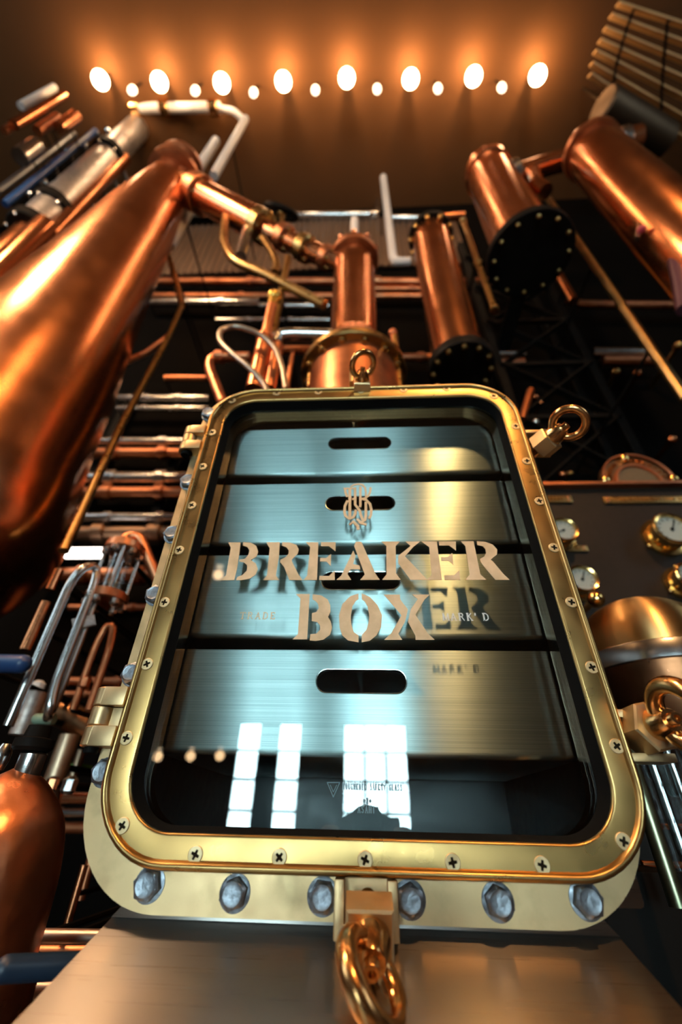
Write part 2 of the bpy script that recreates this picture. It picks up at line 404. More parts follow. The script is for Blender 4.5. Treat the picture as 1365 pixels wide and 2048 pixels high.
# small serif words, letters drawn as strokes in a unit cell
ST = {'T': [((0, 1), (.8, 1)), ((.4, 1), (.4, 0)), ((.22, 0), (.58, 0)), ((0, 1), (0, .8)), ((.8, 1), (.8, .8))],
 'R': [((.12, 0), (.12, 1)), ((0, 1), (.5, 1)), ((.5, 1), (.66, .8)), ((.66, .8), (.5, .52)), ((.5, .52), (.12, .52)), ((.4, .52), (.78, 0)), ((0, 0), (.26, 0))],
 'A': [((.08, 0), (.42, 1)), ((.42, 1), (.76, 0)), ((.2, .35), (.62, .35)), ((0, 0), (.2, 0)), ((.62, 0), (.88, 0))],
 'D': [((.12, 0), (.12, 1)), ((0, 1), (.45, 1)), ((.45, 1), (.74, .75)), ((.74, .75), (.74, .25)), ((.74, .25), (.45, 0)), ((.45, 0), (0, 0))],
 'E': [((.12, 0), (.12, 1)), ((0, 1), (.64, 1)), ((.12, .52), (.48, .52)), ((0, 0), (.68, 0)), ((.64, 1), (.64, .8)), ((.68, 0), (.68, .2))],
 'M': [((.08, 0), (.12, 1)), ((.12, 1), (.48, .1)), ((.48, .1), (.84, 1)), ((.84, 1), (.88, 0)), ((0, 0), (.2, 0)), ((.76, 0), (1, 0))],
 'K': [((.12, 0), (.12, 1)), ((.12, .48), (.66, 1)), ((.28, .6), (.74, 0)), ((0, 0), (.26, 0)), ((0, 1), (.26, 1)), ((.62, 0), (.84, 0))],
 "'": [((.1, 1), (.06, .72))], 'O': [((.1, .3), (.1, .7)), ((.1, .7), (.25, 1)), ((.25, 1), (.55, 1)), ((.55, 1), (.7, .7)), ((.7, .7), (.7, .3)), ((.7, .3), (.55, 0)), ((.55, 0), (.25, 0)), ((.25, 0), (.1, .3))],
 'U': [((.1, 1), (.1, .2)), ((.1, .2), (.25, 0)), ((.25, 0), (.55, 0)), ((.55, 0), (.7, .2)), ((.7, .2), (.7, 1))],
 'G': [((.7, .8), (.5, 1)), ((.5, 1), (.25, 1)), ((.25, 1), (.1, .7)), ((.1, .7), (.1, .3)), ((.1, .3), (.25, 0)), ((.25, 0), (.7, 0)), ((.7, 0), (.7, .45)), ((.7, .45), (.45, .45))],
 'H': [((.1, 0), (.1, 1)), ((.7, 0), (.7, 1)), ((.1, .5), (.7, .5))], 'N': [((.1, 0), (.1, 1)), ((.1, 1), (.7, 0)), ((.7, 0), (.7, 1))],
 'S': [((.7, .85), (.5, 1)), ((.5, 1), (.2, 1)), ((.2, 1), (.1, .75)), ((.1, .75), (.65, .35)), ((.65, .35), (.6, .05)), ((.6, .05), (.3, 0)), ((.3, 0), (.08, .15))],
 'F': [((.1, 0), (.1, 1)), ((.1, 1), (.65, 1)), ((.1, .5), (.5, .5))], 'Y': [((.05, 1), (.4, .5)), ((.75, 1), (.4, .5)), ((.4, .5), (.4, 0))],
 'L': [((.1, 1), (.1, 0)), ((.1, 0), (.65, 0))], 'I': [((.3, 0), (.3, 1))]}
def stroke(mb, a, b, w, y0, y1):
    ax, az = a; bx, bz = b; dx, dz = bx-ax, bz-az; l = math.hypot(dx, dz) or 1e-6
    ex, ez = dx/l*w*.3, dz/l*w*.3; nx, nz = -dz/l*w/2, dx/l*w/2
    mb.prism([(ax-ex+nx, az-ez+nz), (ax-ex-nx, az-ez-nz), (bx+ex-nx, bz+ez-nz), (bx+ex+nx, bz+ez+nz)], fxz, y0, y1)
def word(mb, txt, pxa, pxb, pyt, pyb, w, slant=0, y0=.5208, y1=.5214):
    x0, zt = gl_pt(pxa, pyt); x1, zb = gl_pt(pxb, pyb); n = len(txt); adv = (x1-x0)/(n-.2); h = zt-zb
    for i, ch in enumerate(txt):
        for k, (a, b) in enumerate(ST.get(ch, [])):
            f = lambda q: (x0+adv*(i+q[0]*.82)+slant*q[1]*h, zb+q[1]*h)
            vertical = abs(a[0]-b[0]) < .15 and k < 2
            e = (k % 5)*.00001                       # stagger so crossing strokes never share a plane
            stroke(mb, f(a), f(b), w*(1.5 if vertical else 1), y0-e, y1)
wb = MB(); word(wb, 'TRADE', 482, 553, 1225, 1238, .0010); wb.build('word_trade', letter_m, glass, merge=False)
wb = MB(); word(wb, "MARK'D", 885, 981, 1227, 1241, .0013); wb.build('word_marked', letter_w, glass, merge=False)
wb = MB(); word(wb, 'TOUGHENED SAFETY GLASS', 686, 806, 1567, 1581, .0008); word(wb, 'ASAHI', 716, 752, 1612, 1626, .0009)
tri = [gl_pt(655, 1565), gl_pt(680, 1565), gl_pt(667, 1594)]
for i in range(3): stroke(wb, tri[i], tri[(i+1) % 3], .0008, .5208, .5214)
for a, b in (((661, 1570), (667, 1584)), ((674, 1570), (667, 1584))): stroke(wb, gl_pt(*a), gl_pt(*b), .0006, .52075, .5214)
for c in ((729, 1602), (735, 1599), (741, 1602), (735, 1606)):
    q = gl_pt(*c); wb.prism([(q[0]+.0013*math.cos(k*PI/4), q[1]+.0018*math.sin(k*PI/4)) for k in range(8)], fxz, .52085, .5214)
wb.build('safety_glass_mark', mark_m, glass, merge=False)
# interlaced letter emblem
ce = lambda x, y: gl_pt(670+x*100/1365, 955+y*120/1638)
EM = [([(440,262),(520,205),(640,182),(760,205),(830,280),(850,400),(845,520)], 48), ([(250,302),(540,302)], 42), ([(285,300),(292,400),(335,520)], 62),
 ([(412,340),(412,1112)], 74), ([(558,290),(558,745),(690,920),(705,1010),(760,1150)], 66), ([(700,270),(700,760),(690,800)], 64),
 ([(980,290),(968,400),(920,500),(850,565),(740,592)], 58), ([(740,592),(860,620),(960,730),(1000,880),(990,1030),(940,1115)], 66),
 ([(850,690),(852,1040),(820,1170),(740,1225),(680,1235)], 66), ([(345,650),(280,780),(266,950),(295,1060),(400,1130),(510,1090),(560,1000),(572,900)], 66),
 ([(500,1210),(625,1330),(640,1415)], 74), ([(620,1150),(720,1250),(850,1290)], 66), ([(410,1290),(520,1205)], 50), ([(490,600),(560,590)], 60)]
eb = MB()
mpx = P(700, 1010, YL); m1 = px2m(mpx, 1)*100/1365*1.0
for n, (pts, w) in enumerate(EM):
    q = [ce(*p) for p in pts]
    for j, (a, b) in enumerate(zip(q, q[1:])): stroke(eb, a, b, w*m1*1.05, .5207-.00002*(n*7+j % 7)*.3, .5214)
eb.build('emblem', letter_m, glass, merge=False)
# ---------------------------------------------------------------- hinges
for nm, ztop, zbot in (('hinge', .117, .057), ('hinge', .545, .490)):
    h = MB(); xh = -.294; yh = .5065; n = 3; hh = (ztop-zbot)/n
    for i in range(n):
        za = zbot+hh*i+.0002; zb_ = za+hh-.0004; w = .0125 if i != 1 else .0121
        h.cyl((xh, yh, za+CZ), (xh, yh, zb_+CZ), w, 24, .0012)
        h.box((xh+.0135, yh+(-.002 if i != 1 else .004), (za+zb_)/2+CZ), (.026, .021 if i != 1 else .012, zb_-za), bev=.001)
    hg = h.build('hinge', brass_pl, cab)
    pn = MB(); pn.cyl((xh, yh, zbot-.006+CZ), (xh, yh, zbot+.001+CZ), .0075, 20, .001); pn.build('hinge_pin', darkmetal, hg)
# ---------------------------------------------------------------- swing clamps with eye nuts
def clamp(base, ax, side, L=.030, bsz=.017, ringR=.0235, r=.0066, tilt=0, col=1.0, rot=.3, ns=6):
    base = V(base)+V((0, 0, CZ)); ax = V(ax).normalized()
    if side is None:
        view = (base-EYE).normalized(); side = view.cross(ax)
    side = V(side); side = (side-ax*side.dot(ax)).normalized()
    if tilt: side = Matrix.Rotation(math.radians(tilt), 3, ax) @ side
    c = MB()
    c.lathe(base, ax, [(0, bsz*1.02), (.0015, bsz*1.12), (L-.0015, bsz*1.12), (L, bsz*1.02)], ns, rot=rot)
    cl = c.build('clamp', brass_pl, cab, 25)
    b = MB(); k = col
    b.lathe(base-ax*.03, ax, [(0, .0075*k), (.028, .0075*k), (.0281, .0062*k), (L+.03+.027*k, .0062*k), (L+.03+.028*k, .0056*k), (L+.03+.028*k, .003*k), (L+.03+.025*k, .0028*k)], 22)
    b.build('swing_bolt', bronze, cl)
    e = MB(); q = base+ax*L
    e.lathe(q, ax, [(0, .0150*k), (.003*k, .0152*k), (.012*k, .0128*k), (.019*k, .0112*k), (.021*k, .0100*k), (.021*k, .0064*k)], 28, True, True)
    cc = q+ax*(.010*k+ringR*.93); n = 44
    e.tube([cc+(ax*math.cos(t)+side*math.sin(t))*ringR for t in [2*PI*j/n for j in range(n)]], r, 16, closed=True)
    e.build('eye_nut', bronze, cl)
    return cl
def pclamp(p1, p2, **k):
    a, b = P(*p1), P(*p2); clamp(a-V((0, 0, CZ)), b-a, **k)
pclamp((738, 1830, .500), (745, 1965, .446), side=(1, 0, 0), L=.024, bsz=.0245, ringR=.0275, r=.0085, tilt=-48, col=1.1, rot=PI/4, ns=4)
pclamp((724, 778, .505), (726, 728, .462), side=(1, 0, 0), L=.016, bsz=.0185, ringR=.0215, r=.0055, tilt=28, col=.85, rot=PI/4, ns=4)
pclamp((1078, 897, .508), (1137, 848, .462), side=None, L=.026, bsz=.0195, ringR=.0225, r=.0062, tilt=12, rot=.5)
pclamp((1276, 1463, .512), (1368, 1432, .442), side=(0, 0, 1), L=.034, bsz=.0225, ringR=.028, r=.0085, tilt=20, rot=.2)
# fork lugs that carry the swing bolts
for s_ in (-1, 1):
    for c_, sz in (((-.001+s_*.0235, .512, -.063), (.009, .030, .040)), ((-.005+s_*.014, .508, .668), (.007, .026, .03)), ((.284, .515, .505+s_*.017), (.044, .024, .007)), ((.284, .510, .076+s_*.02), (.044, .026, .008))):
        lg = MB(); lg.box(V(c_)+V((0, 0, CZ)), sz, bev=.0015); lg.build('clamp_lug', brass_pl, cab)
# ================================================================= the room
YB_, ZC_ = 2.05, CZ+6.0
def wallbox(nm, lo, hi, mat):
    lo, hi = V(lo), V(hi); m = MB(); m.box((lo+hi)/2, hi-lo); return struct(m, nm, mat)
wallbox('floor', (-6.2, -9.2, -.1), (6.2, YB_+.2, 0), floor_m)
wallbox('ceiling', (-6.2, -9.2, ZC_), (6.2, YB_+.2, ZC_+.1), ceil_m)
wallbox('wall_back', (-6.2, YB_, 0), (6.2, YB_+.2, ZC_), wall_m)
wallbox('wall_left', (-6.2, -9.2, 0), (-6.0, YB_, ZC_), hall_m)
wallbox('wall_right', (6.0, -9.2, 0), (6.2, YB_, ZC_), hall_m)
# front wall of the hall (behind the lens) with tall windows
YW = -8.0
def mirror(px, py): q = P(px, py, 2*.521-YW); return q.x, q.z
wins = []
xl0, ztop = mirror(478, 1452); xr0, _ = mirror(604, 1452); xl1, _ = mirror(688, 1445); xr1, _ = mirror(812, 1445)
wins = [(xl0, xr0), (xl1, xr1)]
zbot = .55; ztop = max(ztop, 2.9)
edges = sorted(wins); cur = -6.0
fw = MB()
for a, b in edges:
    fw.box(((cur+a)/2, YW-.1, ZC_/2), (a-cur, .2, ZC_)); cur = b
    fw.box(((a+b)/2, YW-.1, zbot/2), (b-a, .2, zbot)); fw.box(((a+b)/2, YW-.1, (ztop+ZC_)/2), (b-a, .2, ZC_-ztop))
fw.box(((cur+6)/2, YW-.1, ZC_/2), (6-cur, .2, ZC_))
struct(fw, 'wall_front', hall_m)
for i, (a, b) in enumerate(wins):
    w = MB(); w.box(((a+b)/2, YW-.12, (zbot+ztop)/2), (b-a, .02, ztop-zbot)); wo = struct(w, 'window_%d' % (i+1), day_m)
    f = MB(); n = 5
    for k in range(n+1): f.box(((a+b)/2, YW-.08, zbot+(ztop-zbot)*k/n), (b-a, .05, .045))
    for k in (0, .36, .64, 1) if i == 0 else (0, 1/3, 2/3, 1): f.box((a+(b-a)*k, YW-.08, (zbot+ztop)/2), (.05 if not (i == 0 and k in (.36, .64)) else .05, .05, ztop-zbot))
    if i == 0: f.box((a+(b-a)*.5, YW-.08, (zbot+ztop)/2), ((b-a)*.24, .05, ztop-zbot))
    o = f.build('window_frame', darkmetal, wo, merge=False)
# tall windows high in the two side walls
for k, (sx, y0, y1, z0, z1) in enumerate(((-1, -3.6, -1.6, 3.2, 6.4), (1, -3.4, -2.0, 3.6, 6.4))):
    w = MB(); w.box((sx*5.985, (y0+y1)/2, (z0+z1)/2), (.02, y1-y0, z1-z0)); wo = struct(w, 'window_%d' % (k+3), day_s)
    f = MB()
    for j in range(6): f.box((sx*5.965, (y0+y1)/2, z0+(z1-z0)*j/5), (.03, y1-y0+.05, .05))
    for j in range(4): f.box((sx*5.965, y0+(y1-y0)*j/3, (z0+z1)/2), (.03, .05, z1-z0))
    f.build('window_frame', darkmetal, wo, merge=False)
# ================================================================= helpers for pipework
def pl(pts): return [P(*p) for p in pts]
def stay(o, q, r):
    if q.y < 2.0:
        m = MB(); m.cyl(q, (q.x, YB_+.012, q.z), min(.007, r*.6), 8); m.build('wall_stay', darkmetal, o)
    return o
def pipe(name, pts, w, mat, label, cat='pipe', bend=0, group=None, seg=14, collars=(), hold=0):
    q = pl(pts); r = px2m(q[len(q)//2], w)
    m = MB(); m.tube(q, r, seg, bend)
    for i, f in collars:
        c = q[i].lerp(q[i+1], f); d = (q[i+1]-q[i]).normalized(); m.cyl(c-d*r*.9, c+d*r*.9, r*1.35, seg, r*.2)
    o = solo(m, name, mat, label, cat, group)
    if hold is not None: stay(o, q[hold], r)
    return o
def vpipe(name, x, y, Y, y2, w, mat, label, cat='pipe', group=None, collars=(), seg=14, hold=.5):
    a = P(x, y, Y); b = vert(a, y2); r = px2m(a.lerp(b, .3), w)
    m = MB(); m.cyl(a, b, r, seg)
    for f in collars:
        c = a.lerp(b, f); m.cyl(c-V((0, 0, r*.9)), c+V((0, 0, r*.9)), r*1.4, seg, r*.2)
    o = solo(m, name, mat, label, cat, group)
    if hold is not None: stay(o, a.lerp(b, hold), r)
    return o
def sil(ax, ay, pts):
    """radius and height where a sight line grazes a body of revolution about the vertical line (ax, ay)"""
    out = []
    for px, py in pts:
        d = ray(px, py); h = V((d.x, d.y)); L = h.length; h /= L
        t = (ax*h.x+ay*h.y); r = abs(ax*h.y-ay*h.x); out.append((CZ+d.z/L*t, r))
    return out
def bolts(mb, c, axis, R, n, r, h, rot=0):
    u, v = basis(V(axis)); a = V(axis).normalized()
    for k in range(n):
        t = rot+2*PI*k/n; q = V(c)+(u*math.cos(t)+v*math.sin(t))*R
        mb.lathe(q, a, [(0, r), (h*.7, r), (h, r*.6)], 8)
def bolt_parts(parent, name, c, axis, R, n, r, h, mat, rot=0):
    u, v = basis(V(axis)); a = V(axis).normalized()
    m = MB(); m.lathe((0, 0, 0), a, [(0, r), (h*.7, r), (h, r*.6)], 8); t0 = m.build(name, mat, parent); me = t0.data
    me.transform(Matrix.Translation(ORG[parent])); bpy.data.objects.remove(t0)
    for k in range(n):
        t = rot+2*PI*k/n; o = bpy.data.objects.new(name, me); COL.objects.link(o); o.parent = parent
        o.location = V(c)+(u*math.cos(t)+v*math.sin(t))*R-ORG[parent]; ORG[o] = ORG[parent]
Zup = (0, 0, 1)
# ================================================================= great copper still on the left
sy = 1.0; top = P(336, 372, sy); ax = top.x
prof = sil(ax, sy, [(378, 385), (345, 490), (305, 590), (265, 700), (226, 815), (190, 908), (164, 987), (146, 1064), (118, 1134), (68, 1187), (2, 1231)])
prof = sorted(prof)
zb, rb = prof[0]
prof = [(zb-.05, rb*.55), (zb-.03, rb*.8)]+prof
st = thing('copper_still', 'huge copper pot still with a tall tapering neck, filling the left edge', 'still', (ax, sy, 0))
m = MB(); 
# smooth the measured outline
pp = prof
def catmull(pts, n=6):
    o = []
    for i in range(len(pts)-1):
        p0, p1, p2, p3 = pts[max(i-1, 0)], pts[i], pts[i+1], pts[min(i+2, len(pts)-1)]
        for k in range(n):
            t = k/n
            o.append(tuple(.5*(2*p1[j]+(p2[j]-p0[j])*t+(2*p0[j]-5*p1[j]+4*p2[j]-p3[j])*t*t+(3*p1[j]-p0[j]-3*p2[j]+p3[j])*t**3) for j in (0, 1)))
    return o+[pts[-1]]
sm_ = catmull(pp)
m.lathe((ax, sy, 0), Zup, [(z, r) for z, r in sm_], 64); m.build('still_body', copper, st)
rn = prof[-1][1]; zn = prof[-1][0]
m = MB(); m.lathe((ax, sy, zn-.01), Zup, [(0, rn*1.02), (.02, rn*1.45), (.06, rn*1.45), (.07, rn*1.05), (.20, rn*.95), (.22, rn*1.3), (.25, rn*1.3), (.33, rn*.9), (.40, rn*.4), (.41, .01)], 40); m.build('neck_collar', copper_d, st)
bolt_parts(st, 'collar_bolt', (ax, sy, zn+.05), Zup, rn*1.28, 12, .014, .03, brass)
m = MB(); m.cyl((ax, sy, 0), (ax, sy, zb-.04), rb*.3, 30); m.build('pedestal', darkmetal, st)
m = MB(); m.lathe((ax, sy, zb+.02), Zup, [(0, rb*1.0), (.02, rb*1.03), (.05, rb*1.05), (.07, rb*1.03)], 64, False, False); 
m.build('base_rim', copper_d, st)
# lyne arm from the still to the middle column
arm = thing('lyne_arm', 'flanged copper arm sloping down from the tall still to the middle column', 'pipe', P(520, 430, 1.08))
A = [P(345, 352, 1.0), P(398, 388, 1.02), P(520, 452, 1.08), P(610, 497, 1.12), P(692, 532, 1.16)]
m = MB(); m.tube(A[:3], px2m(A[1], 29), 24); m.build('wide_tube', copper, arm)
m = MB(); m.tube([A[2], A[3], A[4]], px2m(A[3], 20), 20); m.build('narrow_tube', copper, arm)
dA = (A[2]-A[1]).normalized()
for i, (q, w, t) in enumerate(((A[1], 36, .05), (A[2].lerp(A[1], -.02), 33, .04), (A[2].lerp(A[3], .55), 26, .035), (A[3], 27, .035), (A[3].lerp(A[4], .55), 24, .03))):
    r = px2m(q, w); m = MB(); m.cyl(q-dA*t, q+dA*t, r, 28, .008); fo = m.build('pipe_flange', brass if i % 2 else copper_d, arm)
    bolt_parts(fo, 'flange_bolt', q+dA*(t-.002), dA, r*.78, 6, .010, .02, brass)
# valve wheel above the arm
vw = thing('gate_valve', 'dark round valve wheel standing above the sloping copper arm', 'valve', P(566, 456, 1.08))
c = P(563, 424, 1.08); d = V((.3, -.75, .55)).normalized(); R = px2m(c, 30)
u, v = basis(d); m = MB(); m.tube([c+(u*math.cos(2*PI*k/32)+v*math.sin(2*PI*k/32))*R for k in range(32)], R*.22, 12, closed=True)
for k in range(4): t = PI*k/2+.4; m.cyl(c, c+(u*math.cos(t)+v*math.sin(t))*R, R*.11, 8)
m.build('hand_wheel', darkmetal, vw)
m = MB(); m.tube([c+d*.02, c, P(566, 456, 1.08)], R*.16, 10); m.lathe(c-d*.03, d, [(0, R*.35), (.06, R*.3), (.07, R*.1)], 14); m.build('valve_stem', brass, vw)
pipe('brass_drain', [(452, 432, 1.05), (447, 485, 1.05), (466, 522, 1.05), (530, 548, 1.06), (650, 610, 1.1)], 9, brass, 'kinked brass drain pipe hanging under the sloping copper arm', bend=.08, hold=None)
pipe('brass_drain', [(525, 476, 1.08), (545, 505, 1.08), (555, 530, 1.08), (550, 545, 1.08)], 8, brass, 'short brass drain elbow under the arm, beside the kinked one', bend=.05, hold=None)
pipe('steel_stub', [(497, 458, 1.08), (488, 492, 1.08), (482, 515, 1.08)], 12, steel, 'stubby steel outlet below the sloping copper arm', hold=None)
vpipe('brass_rod', 577, 515, 1.1, 668, 7, brass, 'thin brass upright between the sloping arm and the level steel pipe')
pipe('brass_upright', [(334, 500, 1.2), (352, 560, 1.2), (364, 612, 1.2)], 6, brass, 'slim brass pipe bowing down beside the still neck', bend=.3)
pipe('brass_upright', [(364, 612, 1.2), (338, 672, 1.19), (238, 860, 1.12), (128, 1102, 1.0)], 7, brass, 'long straight brass pipe slanting down along the right side of the copper still')
pipe('copper_branch', [(338, 672, 1.19), (292, 706, 1.19), (255, 722, 1.19)], 6, copper_d, 'short dull branch leaving the long brass pipe near the still', hold=None)
# ================================================================= centre column
ccx = P(708, 700, 1.16); cx_ = ccx.x; cyy = 1.16
t_ = vert(V((cx_, cyy, ccx.z)), 523); b_ = vert(V((cx_, cyy, ccx.z)), 745); r_ = px2m(ccx, 49)
co = thing('bell_footed_still', 'copper column with a bell shaped foot rising right behind the glass door', 'column', (cx_, cyy, 0))
m = MB(); m.lathe((cx_, cyy, b_.z-.02), Zup, [(0, r_*1.68), (.05, r_*1.66), (.11, r_*1.5), (.17, r_*1.24), (.21, r_*1.05), (.24, r_), (t_.z-b_.z-.02, r_)], 48); m.build('column_shell', copper, co)
m = MB(); zf = b_.z-.02; m.lathe((cx_, cyy, zf), Zup, [(-.035, r_*1.98), (-.03, r_*2.02), (-.005, r_*2.02), (0, r_*1.98), (0, r_*1.6)], 56); ff = m.build('foot_flange', brass, co)
bolt_parts(ff, 'flange_bolt', (cx_, cyy, zf-.033), (0, 0, -1), r_*1.78, 14, .016, .022, brass_p, .2)
m = MB(); m.lathe((cx_, cyy, 0), Zup, [(0, r_*1.7), (zf-.03, r_*1.7)], 40); m.build('column_lower_shell', copper_d, co)
m = MB(); m.lathe((cx_, cyy, t_.z-.03), Zup, [(0, r_), (.01, r_*1.24), (.06, r_*1.24), (.065, r_*.9), (.12, r_*.75), (.16, r_*.4), (.165, .01)], 44); cf = m.build('top_flange', copper_d, co)
bolt_parts(cf, 'flange_bolt', (cx_, cyy, t_.z+.03), Zup, r_*1.1, 10, .02, .06, copper)
m = MB(); m.cyl((cx_, cyy, t_.z+.1), vert(V((cx_, cyy, t_.z)), 440), px2m(t_, 9), 16); m.build('vent_pipe', white_m, co)
m = MB(); m.cyl(vert(V((cx_, cyy, t_.z)), 500), vert(V((cx_, cyy, t_.z)), 486), px2m(t_, 12), 16); m.build('vent_valve', navy, co)
# ================================================================= right hand condensers
def condenser(bx, by, Y, ty, w, wt, label, flw, topfl, group=None, tail=None):
    b = P(bx, by, Y); t = vert(b, ty); r = px2m(b, w); rt = r*wt
    o = thing('condenser', label, 'condenser', (b.x, b.y, 0))
    m = MB(); m.lathe(b, Zup, [(0, r), (t.z-b.z, rt)], 44); m.build('copper_shell', copper, o)
    R = px2m(b, flw); m = MB(); m.lathe(b, Zup, [(-.05, R*.98), (-.045, R), (0, R), (.004, R*.98), (.004, r*.9)], 48); f = m.build('foot_flange', darkmetal, o)
    bolt_parts(f, 'flange_bolt', b+V((0, 0, -.049)), (0, 0, -1), R*.86, 12, .013, .02, brass, .1)
    if tail: m = MB(); m.lathe((b.x, b.y, 0), Zup, [(0, r*tail), (b.z-.05, r*tail)], 32); m.build('foot_pipe', darkmetal, o)
    if topfl:
        m = MB(); m.lathe(t, Zup, [(-.05, rt), (-.045, rt*1.2), (0, rt*1.2), (.01, rt*.95), (.06, rt*.5), (.065, .01)], 44); f2 = m.build('top_flange', darkmetal, o)
        bolt_parts(f2, 'flange_bolt', t+V((0, 0, -.05)), (0, 0, -1), rt*1.1, 10, .016, .03, brass, .3)
    else:
        m = MB(); m.lathe(t, Zup, [(0, rt), (.01, rt*1.1), (.09, rt*1.1), (.10, rt*.95), (.20, rt*.8), (.26, rt*.4), (.27, .01)], 44); m.build('domed_top', copper, o)
    m = MB(); m.box((b.x, (b.y+YB_)/2+r*.4-.002, b.z-.03), (r*.5, YB_-b.y-r*.8+.008, .03)); m.build('wall_bracket', darkmetal, o)
    return o, b, t, r
condenser(921, 728, 1.2, 470, 52, .98, 'plain copper cylinder with black bolted ends, right of the middle column', 64, True)
c2o, cb, ct, cr = condenser(1058, 505, 1.22, 352, 62, .86, 'higher copper cylinder with a domed top above a black foot, upper right', 82, False)
# copper elbow above the first condenser
pipe('copper_elbow', [(858, 470, 1.2), (853, 437, 1.2), (930, 432, 1.2)], 8, copper, 'small copper elbow on top of the plain copper cylinder', bend=.06, hold=None)
vpipe('brass_rod', 989, 618, 1.15, 440, 6, brass, 'slim brass upright between the two copper cylinders', collars=(.45, .0, .98))
# crossover pipe to the far right vessel
xo = thing('crossover_pipe', 'copper crossover pipe between the domed cylinder and the far right vessel', 'pipe', P(1110, 312, 1.15))
q0, q1, q2 = P(1025, 352, 1.2), P(1200, 300, 1.1), P(1280, 278, 1.05)
m = MB(); m.tube([q0, q1], px2m(q0, 19), 22); m.build('straight_tube', copper, xo)
m = MB(); m.tube([q1, q2], px2m(q1, 24), 22); m.build('end_socket', copper, xo)
for q, d in ((q0.lerp(q1, .02), q1-q0), (q1, q1-q0), (q1.lerp(q2, .6), q2-q1)):
    d = d.normalized(); m = MB(); m.cyl(q-d*.03, q+d*.03, px2m(q, 28), 24, .006); f = m.build('pipe_flange', steel, xo)
    bolt_parts(f, 'flange_bolt', q-d*.03, -d, px2m(q, 22), 6, .011, .02, zinc)
pipe('copper_elbow', [(1065, 345, 1.17), (1073, 372, 1.17), (1092, 384, 1.17)], 15, copper, 'short copper elbow dropping from the crossover pipe', bend=.05, hold=None)
# far right vessel
vb = P(1303, 420, 1.0); vt = vert(vb, 300); rv = px2m(vb, 62)
fv = thing('copper_vessel', 'large copper vessel cut by the right edge, below the slats', 'vessel', (vb.x, vb.y, 0))
vl = vert(vb, 560)
m = MB(); m.lathe(vl, Zup, [(-.12, rv*.5), (-.03, rv*.92), (0, rv), (vt.z-vl.z, rv*.96), (vt.z-vl.z+.10, rv*.8), (vt.z-vl.z+.18, rv*.4), (vt.z-vl.z+.2, .01)], 52); m.build('vessel_shell', copper, fv)
m = MB(); m.lathe(vt, Zup, [(-.06, rv*.97), (-.055, rv*1.06), (-.01, rv*1.06), (0, rv*.95)], 52); m.build('vessel_band', copper_d, fv)
m = MB(); m.cyl((vb.x, vb.y, 0), vl-V((0, 0, .1)), rv*.25, 20); m.build('vessel_support', darkmetal, fv)
pipe('dark_hose', [(1298, 436, .98), (1318, 440, .98), (1338, 480, .98), (1356, 545, .99), (1368, 620, 1.0)], 11, matte('plum hose', (.08, .03, .045), .35, .5), 'dark plum hose bending down from the far right vessel', 'hose', bend=.15, hold=None)
vv = thing('small_valve', 'small grey valve with a red dot beside the dark plum hose', 'valve', P(1280, 455, .98))
m = MB(); m.tube(pl([(1298, 436, .98), (1282, 444, .98), (1274, 478, .98)]), px2m(P(1280, 450, .98), 5), 10, .03); m.build('valve_body', steel, vv)
m = MB(); m.sphere(P(1284, 459, .96), px2m(P(1284, 459, .96), 8), 14); m.build('red_knob', matte('red knob', (.35, .03, .05), .4), vv)
# ================================================================= lattice tower, rods and pipes on the right
lt = thing('lattice_tower', 'black steel lattice tower in the gloom above the gauge board', 'tower', (P(1180, 960, 1.75).x, 1.75, 0))
L0, L1 = P(1070, 960, 1.75), P(1300, 960, 1.75)
for q in (L0, L1, L0+V((0, .2, 0)), L1+V((0, .2, 0))):
    m = MB(); m.beam((q.x, q.y, 0), (q.x, q.y, CZ+4.2), .05, .05); m.build('tower_leg', darkmetal, lt)
for k in range(7):
    z0 = CZ+.4+k*.5
    for a, b in ((L0, L1), (L1, L0)):
        m = MB(); m.beam((a.x, a.y-.005, z0), (b.x, b.y-.03, z0+.5), .045, .012); m.build('cross_brace', darkmetal, lt)
    m = MB(); m.beam((L0.x, L0.y-.02, z0), (L1.x, L1.y-.02, z0), .03, .03); m.build('cross_bar', darkmetal, lt)
vpipe('brass_rail', 1375, 800, 1.3, 375, 8, metal('old brass', (.40, .28, .13), .35, (.25, .17, .08), 10), 'long dull brass rail rising steeply across the dark right side, upper one')
vpipe('brass_rail', 1372, 800, 1.2, 615, 9, MAT['old brass'], 'shorter dull brass rail below and alongside the long one')
pipe('copper_rail', [(1135, 600, 1.9), (1160, 609, 1.9), (1430, 612, 1.9)], 8, copper_d, 'dim level copper rail on the dark right wall', bend=.1)
vpipe('copper_stub', 1148, 603, 1.6, 545, 9, copper, 'short bright copper upright right of the black foot')
pipe('steel_rail', [(1185, 706, 1.9), (1300, 707, 1.9)], 11, steel, 'short level steel pipe on the dark right wall, above the lattice crossing')
pipe('copper_rail', [(1205, 722, 1.88), (1320, 722, 1.88)], 11, copper_d, 'short copper pipe just under the level steel pipe on the right')
pipe('steel_rail', [(985, 707, 1.8), (1052, 708, 1.8)], 6, steel, 'short steel rail right of the plain copper cylinder foot')
pipe('copper_rail', [(985, 727, 1.8), (1048, 728, 1.8)], 12, copper_d, 'fat short copper pipe right of the plain copper cylinder foot')
pipe('copper_stay', [(1045, 838, 1.5), (1062, 780, 1.5)], 7, copper_d, 'short leaning copper stay behind the upper right of the door frame')
